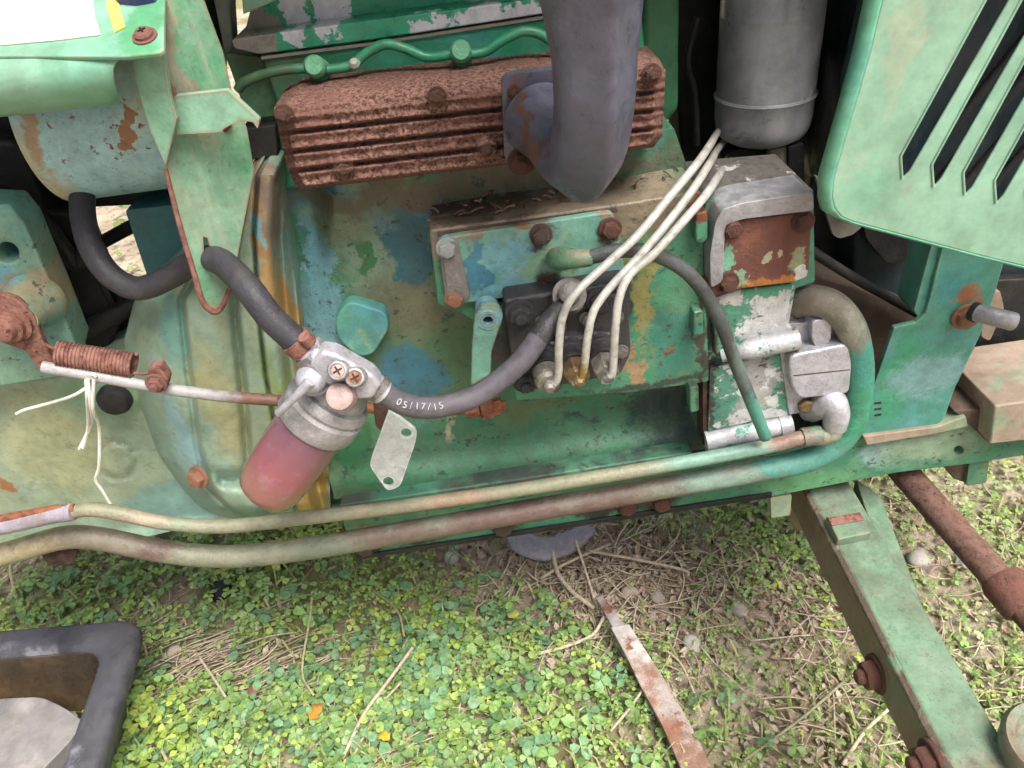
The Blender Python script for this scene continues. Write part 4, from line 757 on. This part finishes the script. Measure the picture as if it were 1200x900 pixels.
lathe('knuckle_cap', kc + Vector((.012, 0, -.11)), (0, 0, 1), [(.03, 0), (.033, .06), (.035, .095), (.036, .105), (.033, .11), (.027, .108), (.024, .100), (.010, .099)], M['axle'], axl, 32, angle=50)
tr = tube('tie_rod', [PZ(1052, 545, .30), PZ(1100, 600, .29), PZ(1180, 690, .275), PZ(1250, 768, .262)], .0145, M['mauverust'], T, segs=18)
q0, q1 = PZ(1172, 678, .276), PZ(1204, 715, .27); tube('rod_collar', [q0, q0.lerp(q1, .15), q0.lerp(q1, .9), q1], [.0185, .0205, .0205, .0175], M['redbolt'], tr, segs=20, smooth=False)
tube('rod_end', [q1, q1 + (q1 - q0) * 1.5], .014, M['axle'], tr, segs=18, smooth=False)
slab('rod_bracket', [(1100, 540), (1142, 535), (1136, 568), (1118, 562)], .0, .05, M['brownplate'], T, .002)
slab('bracket_ear', rnd([(1136, 540), (1160, 537), (1156, 566), (1132, 570)], 3), -.005, .02, M['rail'], T, .001)

# ================================================================== GROUND
def soil():
    s = NB('trodden_soil'); c = s.mix(s.step(s.noise(7, 6, .65), .38, .62), (.36, .285, .21), (.50, .42, .33)); c = s.mix(s.step(s.noise(40, 6, .7), .5, .68), c, (.17, .125, .085))
    c = s.mix(s.step(s.noise(120, 4, .7), .6, .72), c, (.50, .42, .33)); c = s.mix(s.step(s.noise(2.2, 4, .6), .5, .62), c, (.24, .22, .11))
    s.put(s.b.inputs['Base Color'], c); s.b.inputs['Roughness'].default_value = .95; s.b.inputs['Specular IOR Level'].default_value = .1
    s.put(s.b.inputs['Normal'], s.bump(s.noise(60, 8, .75), .9, .01)); return s.m
M['soil'] = soil()
n = 160; g = np.linspace(-1, 1, n); gx = np.sign(g) * (np.abs(g) * 1.4 + np.abs(g) ** 7 * 60)
X, Y = np.meshgrid(gx, gx + .2); Zg = lambda x, y: (.014 * (fbm(x * 5 + 30, y * 5 + 30, 3) - .5) + .006 * (fbm(x * 26 + 9, y * 26 + 5, 2) - .5)) * np.exp(-(np.hypot(x, y) / 6) ** 2)
Zz = Zg(X, Y)
vs = np.stack([X, Y, Zz], -1).reshape(-1, 3); fs = [(j * n + i, j * n + i + 1, (j + 1) * n + i + 1, (j + 1) * n + i) for j in range(n - 1) for i in range(n - 1)]
grd = mk('ground', vs, fs, M['soil'], None, angle=180); grd['kind'] = 'structure'
def gz(x, y): return float(Zg(np.array([x]), np.array([y]))[0])
def gp_(px, py, dz=0):
    p = PZ(px, py, 0); p.z = gz(p.x, p.y) + dz; return p
Cn = np.array(CAM); Rn, Un, Fn = np.array(CR), np.array(CU), np.array(_f)
def proj(xy):
    d = np.concatenate([xy, np.zeros((len(xy), 1))], 1) - Cn; w_ = np.maximum(d @ Fn, .05); return 600 + FPX * (d @ Rn) / w_, 450 - FPX * (d @ Un) / w_

def leafmat(name, rough=.5):
    s = NB(name); a = s.n('ShaderNodeAttribute'); a.attribute_name = 'tone'; c = a.outputs['Color']
    v = s.n('ShaderNodeHueSaturation'); s.put(v.inputs['Color'], c); s.put(v.inputs['Value'], s.step(s.noise(220, 3), .3, .7, .75, 1.2))
    s.put(s.b.inputs['Base Color'], v.outputs[0]); s.b.inputs['Roughness'].default_value = rough; s.b.inputs['Specular IOR Level'].default_value = .35
    tr_ = s.n('ShaderNodeBsdfTranslucent'); s.put(tr_.inputs['Color'], v.outputs[0]); mx = s.n('ShaderNodeMixShader'); mx.inputs[0].default_value = .3
    o = s.t.nodes['Material Output']; s.t.links.new(s.b.outputs[0], mx.inputs[1]); s.t.links.new(tr_.outputs[0], mx.inputs[2]); s.t.links.new(mx.outputs[0], o.inputs[0]); return s.m
M['leaf'] = leafmat('leaf'); M['straw'] = leafmat('straw', .7)

def scatter(N, x0, x1, y0, y1, dens):
    xy = np.stack([RNG.uniform(x0, x1, N), RNG.uniform(y0, y1, N)], -1); px, py = proj(xy); keep = RNG.random(N) < dens(px, py, xy[:, 0], xy[:, 1]); return xy[keep], px[keep], py[keep]
def bl(px, py, cx, cy, rx, ry): return np.exp(-(((px - cx) / rx) ** 2 + ((py - cy) / ry) ** 2))
def bare(px, py):
    b = 1.15 * bl(px, py, 730, 680, 150, 75) + .5 * bl(px, py, 870, 820, 110, 70) + .4 * bl(px, py, 1130, 640, 110, 60) + .9 * bl(px, py, 610, 650, 120, 28) + .75 * bl(px, py, 920, 740, 65, 50) + .6 * bl(px, py, 950, 850, 60, 40) + .85 * bl(px, py, 275, 785, 115, 32) + .6 * bl(px, py, 440, 880, 80, 26) + .6 * bl(px, py, 215, 720, 60, 40) + .7 * bl(px, py, 1095, 690, 45, 70) + .5 * bl(px, py, 10, 680, 40, 30) + .45 * bl(px, py, 430, 730, 60, 40) + .4 * bl(px, py, 1150, 800, 60, 40)
    return np.clip(b, 0, 1)
def build_leaves(name, xy, size, col, hgt, lobes, label, cat):
    """every leaf: `lobes` leaflets of 5 points folded on the midrib, on a thin stalk"""
    N = len(xy); z = Zg(xy[:, 0], xy[:, 1]); ang = RNG.uniform(0, 2 * math.pi, N); tx, ty = RNG.normal(0, .28, N), RNG.normal(-.12, .28, N)
    V, F, Cc = [], [], []
    prof = np.array([(0, 0, 0), (.45, .34, .07), (.85, .36, .06), (1.0, .13, .0), (.93, 0, -.04), (1.0, -.13, .0), (.85, -.36, .06), (.45, -.34, .07), (.5, 0, -.03)])
    base = 0
    for l in range(lobes):
        a = ang + l * 2 * math.pi / lobes + RNG.normal(0, .12, N); ca, sa_ = np.cos(a), np.sin(a); s_ = size * RNG.uniform(.8, 1.15, N)
        P3 = np.empty((N, 9, 3)); lx = prof[None, :, 0] * s_[:, None]; ly = prof[None, :, 1] * s_[:, None] * 1.15; lz = prof[None, :, 2] * s_[:, None] * RNG.uniform(.3, 2., (N, 1))
        P3[..., 0] = lx * ca[:, None] - ly * sa_[:, None]; P3[..., 1] = lx * sa_[:, None] + ly * ca[:, None]
        P3[..., 2] = lz + P3[..., 0] * tx[:, None] + P3[..., 1] * ty[:, None] - .25 * (lx ** 2) / np.maximum(s_[:, None], 1e-6)
        P3[..., 0] += xy[:, 0:1]; P3[..., 1] += xy[:, 1:2]; P3[..., 2] += (z + hgt)[:, None]
        V.append(P3.reshape(-1, 3)); b0 = base + np.arange(N) * 9
        for q in ((0, 8, 1), (1, 8, 2), (2, 8, 4), (2, 4, 3), (0, 7, 8), (7, 6, 8), (6, 4, 8), (6, 5, 4)): F.append(np.stack([b0 + k for k in q], -1))
        Cc.append(np.repeat(col * RNG.uniform(.88, 1.12, (N, 1)), 9, 0)); base += N * 9
    # stalks
    st = np.empty((N, 3, 3)); st[:, 0] = np.stack([xy[:, 0] + RNG.normal(0, .006, N), xy[:, 1] + RNG.normal(0, .006, N), z - .003], -1); st[:, 1] = st[:, 0] + np.array([.0014, 0, 0]); st[:, 2] = np.stack([xy[:, 0], xy[:, 1], z + hgt], -1)
    V.append(st.reshape(-1, 3)); b0 = base + np.arange(N) * 3; F.append(np.stack([b0, b0 + 1, b0 + 2], -1)); Cc.append(np.repeat(col * .9, 3, 0))
    V = np.concatenate(V); F = np.concatenate(F); Cc = np.concatenate(Cc)
    me = bpy.data.meshes.new(name); me.vertices.add(len(V)); me.vertices.foreach_set('co', V.ravel()); me.loops.add(F.size); me.loops.foreach_set('vertex_index', F.ravel().astype(np.int32))
    me.polygons.add(len(F)); me.polygons.foreach_set('loop_start', np.arange(0, F.size, 3, dtype=np.int32)); me.update(calc_edges=True)
    at_ = me.attributes.new('tone', 'FLOAT_COLOR', 'POINT'); at_.data.foreach_set('color', np.concatenate([Cc, np.ones((len(Cc), 1))], 1).ravel().astype(np.float32))
    me.materials.append(M['leaf']); o = bpy.data.objects.new(name, me); scene.collection.objects.link(o); o['kind'] = 'stuff'; o['label'] = label; o['category'] = cat; return o
def tones(N, pal, jit=.18):
    pal = np.array(pal); c = pal[RNG.integers(0, len(pal), N)]; return c * RNG.uniform(1 - jit, 1 + jit, (N, 1))
# bright clover
def d1(px, py, x, y): return np.clip((1 - 1.15 * bare(px, py)) * (.35 + .65 * sst(1020, 880, px)) * (-.35 + 2.5 * fbm(x * 9, y * 9, 3)), 0, 1) * np.where(np.hypot(x, y - .2) > 1.4, .35, 1)
xy, px, py = scatter(36000, -1.15, 1.15, -.35, .8, d1); N = len(xy)
vig = sst(-200, 900, px) * 0 + fbm(xy[:, 0] * 6 + 4, xy[:, 1] * 6, 3)
c = tones(N, [(.28, .40, .10), (.23, .37, .10), (.35, .45, .12), (.18, .31, .11), (.25, .38, .16)])
c = np.where((vig > .55)[:, None], c * np.array([1.15, 1.08, .8]), c)
c = c * 1.04 + np.array([.035, .03, .015])
build_leaves('clover', xy, RNG.uniform(.0042, .0090, N) * (.35 + 1.4 * fbm(xy[:, 0] * 5 + 70, xy[:, 1] * 4 + 20, 2)) * (1 - .25 * sst(760, 1000, px)) * (1 + .3 * sst(720, 850, py) * sst(760, 600, px)), c, RNG.uniform(.006, .032, N), 3, 'low bright green clover covering the ground below the engine', 'clover')
# small pale creeping weeds (most to the right)
def d2(px, py, x, y): return np.clip((1 - .8 * bare(px, py)) * (.3 + .7 * sst(700, 950, px)) * (.3 + 1.2 * fbm(x * 7 + 5, y * 7, 3)), 0, 1)
xy, px, py = scatter(30000, -1.15, 1.25, -.35, .9, d2); N = len(xy)
build_leaves('creeping_weed', xy, RNG.uniform(.0032, .0068, N), tones(N, [(.33, .40, .17), (.26, .37, .13), (.39, .42, .22), (.27, .38, .13)]), RNG.uniform(.003, .016, N), 4, 'small pale yellow-green creeping weeds on the bare soil', 'weeds')
# broad bluish lobed leaves
def d3(px, py, x, y): return np.clip((1 - bare(px, py)) * (bl(px, py, 430, 850, 330, 110) + .4 * bl(px, py, 560, 720, 120, 60) + .3 * bl(px, py, 100, 690, 120, 50)) * (.2 + 1.2 * fbm(x * 8 + 50, y * 8, 3)), 0, 1)
xy, px, py = scatter(4200, -1.0, .6, -.3, .5, d3); N = len(xy)
build_leaves('broadleaf_weed', xy, RNG.uniform(.010, .018, N), tones(N, [(.21, .36, .19), (.18, .33, .16), (.25, .39, .13)]), RNG.uniform(.015, .035, N), 3, 'broader bluish-green three-lobed weeds among the clover', 'weeds')
# far cover, seen through the gaps
def d4(px, py, x, y): return np.where((y > .75) | (np.abs(x) > 1.1), .9 * fbm(x * 3, y * 3, 3), 0)
xy, px, py = scatter(9000, -3.2, 2.2, -.6, 4.0, d4); N = len(xy)
build_leaves('far_clover', xy, RNG.uniform(.014, .026, N), tones(N, [(.20, .28, .08), (.14, .25, .06), (.28, .30, .14)]), RNG.uniform(.01, .04, N), 3, 'sunlit clover beyond the far side of the tractor', 'clover')

# thin grass blades among the clover
def blades(Nb):
    V, F, Cc = [], [], []
    while len(V) < Nb * 5:
        x, y = random.uniform(-60, 1260), random.uniform(600, 930)
        if random.random() < float(bare(np.array([x]), np.array([y]))[0]) * .8: continue
        p = gp_(x, y, 0); a = random.uniform(0, 6.3); h_ = random.uniform(.015, .05); ln = random.uniform(.01, .04); wd = random.uniform(.0008, .002); d = Vector((math.cos(a), math.sin(a), 0)); n_ = Vector((-d.y, d.x, 0)) * wd; b0 = len(V)
        V += [p - n_, p + n_, p + d * ln * .5 - n_ * .8 + Vector((0, 0, h_ * .75)), p + d * ln * .5 + n_ * .8 + Vector((0, 0, h_ * .75)), p + d * ln + Vector((0, 0, h_ * .7))]
        F += [(b0, b0 + 1, b0 + 3, b0 + 2), (b0 + 2, b0 + 3, b0 + 4)]; Cc += [(*random.choice([(.30, .40, .12), (.40, .44, .18), (.22, .35, .10), (.50, .46, .25)]), 1)] * 5
    me = bpy.data.meshes.new('grass'); me.from_pydata([tuple(v) for v in V], [], F); at_ = me.attributes.new('tone', 'FLOAT_COLOR', 'POINT'); at_.data.foreach_set('color', np.array(Cc, dtype=np.float32).ravel()); me.materials.append(M['leaf'])
    o = bpy.data.objects.new('grass', me); scene.collection.objects.link(o); o['kind'] = 'stuff'; o['label'] = 'thin scattered grass blades among the clover'; o['category'] = 'grass'
blades(1600)
# straw and litter (uncounted): thin bent stems
def stems(name, items, mat, segs=4):
    V, F, Cc = [], [], []
    for pts, r_, col in items:
        v, f = tube_geo(pts, r_, segs, 4); b0 = len(V); V += v; F += [tuple(b0 + i for i in q) for q in f]; Cc += [(*col, 1)] * len(v)
    me = bpy.data.meshes.new(name); me.from_pydata([tuple(v) for v in V], [], F); at_ = me.attributes.new('tone', 'FLOAT_COLOR', 'POINT'); at_.data.foreach_set('color', np.array(Cc, dtype=np.float32).ravel())
    for p in me.polygons: p.use_smooth = True
    me.materials.append(mat); o = bpy.data.objects.new(name, me); scene.collection.objects.link(o); return o
STRAW = [(.60, .50, .36), (.54, .44, .32), (.66, .56, .41), (.44, .34, .25), (.56, .44, .37)]
def stalk(px, py, ang, ln, bend=.15, z=.012, r_=.0012, rise=0.):
    p = gp_(px, py, z); d = Vector((math.cos(ang), math.sin(ang), 0)); q = Vector((-d.y, d.x, 0)); out = []
    for k in range(4):
        t = k / 3 - .5; w_ = p + d * (ln * t) + q * (bend * ln * (t * t * 4 - 1) * .5); w_.z = gz(w_.x, w_.y) + z + rise * (t + .5) + random.uniform(-.002, .003); out.append(w_)
    return out, r_, random.choice(STRAW)
items = []
for k in range(650):
    zone = random.random()
    if zone < .24: x, y, a = random.gauss(275, 60), random.gauss(785, 26), random.gauss(.42, .18)
    elif zone < .52: x, y, a = random.gauss(740, 85), random.gauss(680, 48), random.uniform(0, 3.14)
    elif zone < .6: x, y, a = random.gauss(440, 60), random.gauss(870, 26), random.gauss(.9, .5)
    elif zone < .8: x, y, a = random.uniform(900, 1250), random.uniform(560, 900), random.uniform(0, 3.14)
    else: x, y, a = random.uniform(0, 1000), random.uniform(660, 900), random.uniform(0, 3.14)
    items.append(stalk(x, y, a, random.uniform(.03, .11), random.gauss(0, .2), random.uniform(.004, .018), random.uniform(.0006, .0013)))
o = stems('straw_litter', items, M['straw']); o['kind'] = 'stuff'; o['label'] = 'pale dry straw litter lying over the bare soil and weeds'; o['category'] = 'straw'
# flat bits of dead leaf
V, F, Cc = [], [], []
for k in range(3800):
    t = random.random()
    if t < .35: x, y = random.gauss(720, 120), random.gauss(670, 55)
    elif t < .65: x, y = random.uniform(860, 1260), random.uniform(540, 920)
    else: x, y = random.uniform(-60, 1000), random.uniform(600, 930)
    p = gp_(x, y, random.uniform(.003, .014)); s_ = random.uniform(.003, .009); a = random.uniform(0, 6.3); b0 = len(V); tl = random.gauss(0, .4)
    for u_, v_ in ((-1, 0), (0, .45), (1, .1), (.1, -.5)): V.append((p.x + s_ * (u_ * math.cos(a) - v_ * math.sin(a)), p.y + s_ * (u_ * math.sin(a) + v_ * math.cos(a)), p.z + s_ * u_ * tl + (.3 * s_ if v_ > .3 else 0)))
    F += [(b0, b0 + 1, b0 + 2), (b0, b0 + 2, b0 + 3)]; Cc += [(*random.choice([(.52, .43, .32), (.42, .32, .23), (.60, .52, .40), (.34, .24, .17), (.48, .36, .30)]), 1)] * 4
me = bpy.data.meshes.new('leaf_litter'); me.from_pydata(V, [], F); at_ = me.attributes.new('tone', 'FLOAT_COLOR', 'POINT'); at_.data.foreach_set('color', np.array(Cc, dtype=np.float32).ravel()); me.materials.append(M['straw'])
o = bpy.data.objects.new('leaf_litter', me); scene.collection.objects.link(o); o['kind'] = 'stuff'; o['label'] = 'beige scraps of dead leaf strewn between the weeds'; o['category'] = 'litter'
# crumbs of soil, chips and dead leaf bits
V, F, Cc = [], [], []
for k in range(2600):
    if random.random() < .6: x, y = random.gauss(720, 130), random.gauss(670, 55)
    else: x, y = random.uniform(-50, 1250), random.uniform(600, 920)
    p = gp_(x, y, .001); s_ = random.uniform(.0015, .006); b0 = len(V)
    for q in ((1, 0, 0), (-.6, .8, 0), (-.5, -.9, 0), (.1, .1, random.uniform(.2, .9))): V.append((p.x + q[0] * s_ * random.uniform(.6, 1.3), p.y + q[1] * s_ * random.uniform(.6, 1.3), p.z + q[2] * s_))
    F += [(b0, b0 + 1, b0 + 3), (b0 + 1, b0 + 2, b0 + 3), (b0 + 2, b0, b0 + 3)]; cc_ = random.choice([(.30, .22, .15), (.20, .14, .09), (.42, .34, .26), (.14, .10, .07), (.36, .22, .15)]); Cc += [(*cc_, 1)] * 4
me = bpy.data.meshes.new('soil_crumbs'); me.from_pydata(V, [], F); at_ = me.attributes.new('tone', 'FLOAT_COLOR', 'POINT'); at_.data.foreach_set('color', np.array(Cc, dtype=np.float32).ravel()); me.materials.append(M['straw'])
o = bpy.data.objects.new('soil_crumbs', me); scene.collection.objects.link(o); o['kind'] = 'stuff'; o['label'] = 'brown crumbs of soil and dead leaf on the ground'; o['category'] = 'litter'

# single dry stalks that stand out
def one_stalk(pts, r_, label, col=None):
    o = stems('dry_stalk', [([gp_(a, b, c_) for a, b, c_ in pts], r_, col or random.choice(STRAW[:3]))], M['straw'], 6); toplevel(o, label, 'stalk', 'dry stalks on the ground'); return o
one_stalk([(692, 662, .03), (740, 671, .03), (800, 681, .028), (806, 684, .02)], .0022, 'long straight pale stalk lying right of the rubber scrap, bent at its right end')
one_stalk([(648, 655, .03), (655, 685, .026), (672, 705, .02), (697, 720, .014)], .0032, 'thick pale curved stalk above the top end of the metal strip')
one_stalk([(676, 650, .03), (690, 690, .02), (702, 725, .012)], .002, 'thin pale stalk slanting down just left of the metal strip tip')
one_stalk([(715, 648, .02), (665, 674, .024), (635, 690, .02)], .0022, 'pale stalk crossing the curved thick stalk under the chassis rail')
one_stalk([(730, 733, .02), (712, 735, .03), (695, 755, .024), (660, 768, .02), (620, 776, .016)], .0024, 'bent pale stalk hooked around the upper end of the metal strip')
one_stalk([(545, 766, .02), (590, 769, .024), (625, 773, .018)], .0012, 'thin green-yellow stalk lying level among the clover', (.38, .40, .16))
one_stalk([(375, 725, .05), (372, 745, .045), (360, 800, .03), (374, 828, .03)], .0016, 'pale kinked stalk running down to the orange leaf', (.50, .45, .25))
one_stalk([(490, 780, .045), (460, 815, .035), (432, 850, .03), (405, 898, .02)], .0024, 'long pale stalk slanting to the bottom edge right of the orange leaf')
one_stalk([(475, 812, .03), (450, 838, .024), (425, 880, .02), (412, 905, .016)], .0016, 'thin stalk beside the long slanting stalk at the bottom edge')
one_stalk([(244, 788, .03), (258, 808, .03), (272, 830, .026)], .0018, 'short white stalk across the left straw bundle')
one_stalk([(280, 858, .02), (284, 880, .018), (292, 892, .012)], .0022, 'short curved grey stalk below the left straw bundle', (.36, .30, .24))
one_stalk([(755, 822, .035), (738, 845, .03), (716, 870, .024)], .0018, 'pale stalk leaning among clover left of the metal strip')
one_stalk([(770, 765, .02), (795, 785, .02), (810, 815, .02), (822, 850, .02)], .0014, 'thin bent stalk curving along the right side of the metal strip')
one_stalk([(1045, 840, .03), (1010, 870, .024), (985, 905, .016)], .0022, 'pale stalk slanting beneath the axle at the bottom edge')
one_stalk([(985, 812, .02), (940, 850, .02), (870, 900, .016)], .0018, 'long stalk across bare soil left of the axle', (.36, .34, .22))
one_stalk([(28, 655, .03), (22, 680, .03), (28, 712, .024)], .0022, 'pale upright stalk near the left edge above the plastic tub')
one_stalk([(40, 662, .03), (18, 684, .024), (-8, 700, .02)], .0018, 'pale slanting stalk at the left edge above the plastic tub')
one_stalk([(440, 700, .02), (470, 730, .03), (478, 760, .03)], .0016, 'stalk standing among clover below the loose filter bracket', (.42, .36, .2))

# ---- drain tub with a grey lump of plastic in it
M['tub'] = paint('scuffed_black_plastic', (.07, .068, .08), [((.20, .195, .21), 13, .54, .64), ((.035, .033, .04), 10, .5, .62)], bump=.25, bs=70, rough=.5, speck=.2, warp=.02)
M['tubin'] = paint('oily_tub_inside', (.05, .038, .026), [((.085, .058, .034), 9, .45, .62), ((.20, .085, .035), 10, .6, .7)], bump=.12, bs=50, rough=.25, speck=.1)
M['bag'] = paint('grey_jug_plastic', (.22, .205, .20), [((.32, .29, .27), 11, .5, .65), ((.14, .13, .135), 9, .5, .66)], bump=.35, bs=45, rough=.5, speck=.15)
TZ = .13; c0 = PZ(166, 724, TZ); ea = PZ(0, 738, TZ) - c0; eb = PZ(108, 905, TZ) - c0
def tubloop(inset, z, shr=0., r_=.035):
    A, B = ea.normalized(), eb.normalized(); LA, LB = .36, .30
    cs = [(inset, inset), (LA - inset, inset), (LA - inset, LB - inset), (inset, LB - inset)]
    return [(c0 + A * a + B * b).to_tuple()[:2] + (z,) for a, b in rnd(cs, r_, 6)]
tub = empty('plastic_tub', (0, 0, 0)); tubpar = c0 + ea.normalized() * .18 + eb.normalized() * .15; tub.location = (tubpar.x, tubpar.y, 0)
def loft(name, loops, mat, parent, close=True):
    v = [Vector(q) - Vector((tubpar.x, tubpar.y, 0)) for l in loops for q in l]; k = len(loops[0]); f = [(j * k + i, j * k + (i + 1) % k, (j + 1) * k + (i + 1) % k, (j + 1) * k + i) for j in range(len(loops) - 1) for i in range(k)]
    if close: f.append(tuple(range((len(loops) - 1) * k, len(loops) * k)))
    return mk(name, v, f, mat, parent, angle=50)
loft('rim', [tubloop(.05, .0, 0), tubloop(.02, TZ - .03), tubloop(.0, TZ - .022), tubloop(-.003, TZ - .012), tubloop(.0, TZ - .003), tubloop(.006, TZ), tubloop(.03, TZ - .001), tubloop(.037, TZ - .004), tubloop(.039, TZ - .01)], M['tub'], tub, False)
loft('inside', [tubloop(.0385, TZ - .008), tubloop(.041, TZ - .02), tubloop(.058, .04), tubloop(.066, .012)], M['tubin'], tub)
tub['label'] = 'scuffed dark grey plastic drain tub with thick rim at the lower left'; tub['category'] = 'tub'
jp = [PZ(x, y, .095) for x, y in rnd([(-120, 834), (0, 818), (48, 816), (74, 828), (98, 844), (84, 866), (44, 908), (-30, 960), (-140, 960)], 10)]
jug = prism('plastic_jug', jp, (0.0, 0, -.08), M['bag'], None, .008, seg=4); toplevel(jug, 'crumpled pale grey plastic jug lying inside the dark tub', 'jug')

# ---- rusty flat bar
M['strip'] = paint('flat_bar_metal', (.36, .31, .28), [((.46, .42, .40), 12, .5, .65), ((.24, .125, .085), 13, .46, .6)], [], bump=.3, bs=120, rough=.55, speck=.25, rust=(22, .58, .66))
edge_l = [(716, 735, .05), (732, 765, .046), (752, 806, .04), (776, 850, .034), (800, 905, .028), (818, 945, .024)]; edge_r = [(737, 731, .05), (757, 762, .046), (783, 802, .04), (808, 846, .034), (835, 900, .028), (856, 942, .024)]
v = [PZ(*q) for q in edge_l] + [PZ(*q) for q in edge_r]; k = len(edge_l); v += [p + Vector((0, 0, -.006)) for p in v]
f = []
for i in range(k - 1): f += [(i, i + 1, k + i + 1, k + i), (2 * k + i, 3 * k + i, 3 * k + i + 1, 2 * k + i + 1), (i, 2 * k + i, 2 * k + i + 1, i + 1), (k + i, k + i + 1, 3 * k + i + 1, 3 * k + i)]
f += [(0, k, 3 * k, 2 * k), (k - 1, 3 * k - 1, 4 * k - 1, 2 * k - 1)]
strip = mk('metal_strip', v, f, M['strip'], None, bevel=.001); toplevel(strip, 'pale rust-patched flat metal bar lying aslant in the clover', 'metal bar')
v = [PZ(*q) for q in ((698, 700, .035), (706, 697, .035), (738, 740, .049), (722, 742, .049))]; tail = prism('bar_tail', [p - strip.location for p in v], (0, 0, -.006), M['strip'], strip, .001)

# ---- rubber scrap under the engine
sc = [PZ(*q) for q in ((600, 606, .05), (612, 630, .04), (640, 641, .03), (668, 632, .03), (692, 610, .045))]
v, f = tube_geo(sc, [.012, .02, .022, .02, .012], 14, 6); v = [Vector((p.x, p.y, p.z * .45 + .012)) for p in v]
toplevel(mk('rubber_scrap', v, f, M['sleeve'], None, angle=60), 'curved grey rubber scrap lying under the engine sump', 'rubber scrap')

# ---- stones
def stone(px, py, r_, col, label, name='stone', sq=.6):
    b = bmesh.new(); bmesh.ops.create_icosphere(b, subdivisions=3, radius=1)
    o1 = random.uniform(0, 50)
    for vv in b.verts:
        d = vv.co.copy(); k_ = 1 + .5 * (float(fbm(np.array([d.x * 1.3 + o1]), np.array([d.y * 1.3 + d.z * 1.7 + o1]), 3)[0]) - .5); vv.co = Vector((d.x * r_ * k_, d.y * r_ * k_ * .85, d.z * r_ * k_ * sq))
    me = bpy.data.meshes.new(name); b.to_mesh(me); b.free(); p = gp_(px, py, r_ * .25 + .005)
    o = fin(name, me, paint(label[:20].replace(' ', '_'), col, [(tuple(x * .7 for x in col), 60, .5, .66)], bump=.4, bs=150, rough=.85, speck=.3), None, angle=60); o.rotation_euler.z = random.uniform(0, 6); o.location = p
    o['label'] = label; o['category'] = 'stone'; o['group'] = 'stones on the ground'
stone(530, 657, .013, (.46, .44, .40), 'small white stone below the chassis rail right of the filter bracket')
stone(811, 758, .014, (.46, .43, .38), 'white stone right of the metal strip')
stone(738, 699, .014, (.42, .35, .27), 'round tan stone just above the metal strip')
stone(262, 697, .019, (.022, .022, .026), 'black lump lying in clover below the pipes', sq=.7)
stone(209, 771, .014, (.48, .38, .33), 'pinkish pale stone right of the plastic tub')
stone(1075, 660, .017, (.42, .38, .34), 'white stone between the axle and the tie rod')
stone(303, 737, .008, (.45, .40, .34), 'small pale stone above the left straw bundle')
stone(770, 703, .012, (.34, .28, .24), 'brown stone right of the round tan stone')
stone(1130, 665, .014, (.40, .36, .34), 'pale stone right of the tie rod shadow')
stone(865, 718, .013, (.38, .33, .29), 'pale flat stone at the edge of the bare patch')
# ---- fallen leaves
def fallen(px, py, s_, col, label):
    p = gp_(px, py, .03); prof = [(0, 0, 0), (.3, .35, .1), (.55, .3, .05), (.7, .5, .12), (1, .1, .0), (.75, -.4, .12), (.5, -.3, .05), (.3, -.38, .1)]; a = random.uniform(0, 6)
    v = [p + Vector((x * math.cos(a) - y * math.sin(a), x * math.sin(a) + y * math.cos(a), z)) * s_ for x, y, z in prof] + [p + Vector((.5 * math.cos(a), .5 * math.sin(a), -.04)) * s_]
    f = [(i, (i + 1) % 8, 8) for i in range(8)]; o = mk('fallen_leaf', v, f, paint(label[:16].replace(' ', '_'), col, [(tuple(x * .6 for x in col), 90, .5, .66)], bump=.2, bs=160, rough=.7), None, angle=60); md = o.modifiers.new('thick', 'SOLIDIFY'); md.thickness = .0006
    toplevel(o, label, 'leaf', 'fallen leaves')
fallen(384, 838, .024, (.55, .26, .04), 'bright orange withered leaf in the clover'); fallen(315, 818, .02, (.28, .12, .08), 'reddish brown leaf at the end of the straw bundle'); fallen(462, 882, .016, (.62, .42, .04), 'yellow leaf near the bottom edge'); fallen(1190, 598, .02, (.55, .30, .12), 'orange leaf right of the tie rod')
fallen(596, 735, .018, (.42, .42, .10), 'yellow-green leaf among clover left of the bent stalk')

# ---- white threads hanging from the throttle rod
th = empty('frayed_thread', P(106, 446, -.07), label='frayed white thread hanging from the throttle rod over the gearbox', category='thread')
for pts in ([(101, 444), (102, 470), (103, 500), (97, 525)], [(103, 443), (106, 475), (107, 495), (93, 526)], [(110, 444), (109, 480), (116, 500), (116, 545), (112, 562), (120, 575), (129, 590)], [(100, 455), (85, 464), (60, 472), (30, 480), (19, 485)], [(108, 438), (112, 442), (110, 452), (100, 450), (102, 441)]):
    v, f = tube_geo([P(a, b, -.072 if i < 2 else -.05) - th.location for i, (a, b) in enumerate(pts)], .0013, 6, 5); mk('strand', v, f, M['white'], th)
for o in scene.objects:
    if o.type == 'MESH': o.data.update()

# ---- twigs and crumbs lying on the governor housing ledge
items = []
zl = P(640, 252, -.055).z + .0015
for k in range(46):
    x = random.gauss(560, 34) if random.random() < .5 else random.uniform(520, 800); p = P(x, 0, 0); xw = P(x, 240 - .135 * (x - 560), -.03).x
    yw = random.uniform(-.045, -.008); a = random.uniform(0, 3.1); ln = random.uniform(.001, .006); d = Vector((math.cos(a), math.sin(a), random.uniform(-.1, .25))) * ln
    zz = P(x, 268 - .137 * (x - 515), -.055).z + .001; c = Vector((xw, yw, zz + .001)); items.append(([c - d, c + Vector((0, 0, .001)), c + d], random.uniform(.0005, .0011), random.choice([(.20, .12, .08), (.12, .075, .05), (.40, .30, .22), (.28, .17, .12)])))
o = stems('ledge_debris', items, M['straw'], 4); o['kind'] = 'stuff'; o['label'] = 'brown twigs and crumbs lying on the ledge above the engine side cover'; o['category'] = 'debris'
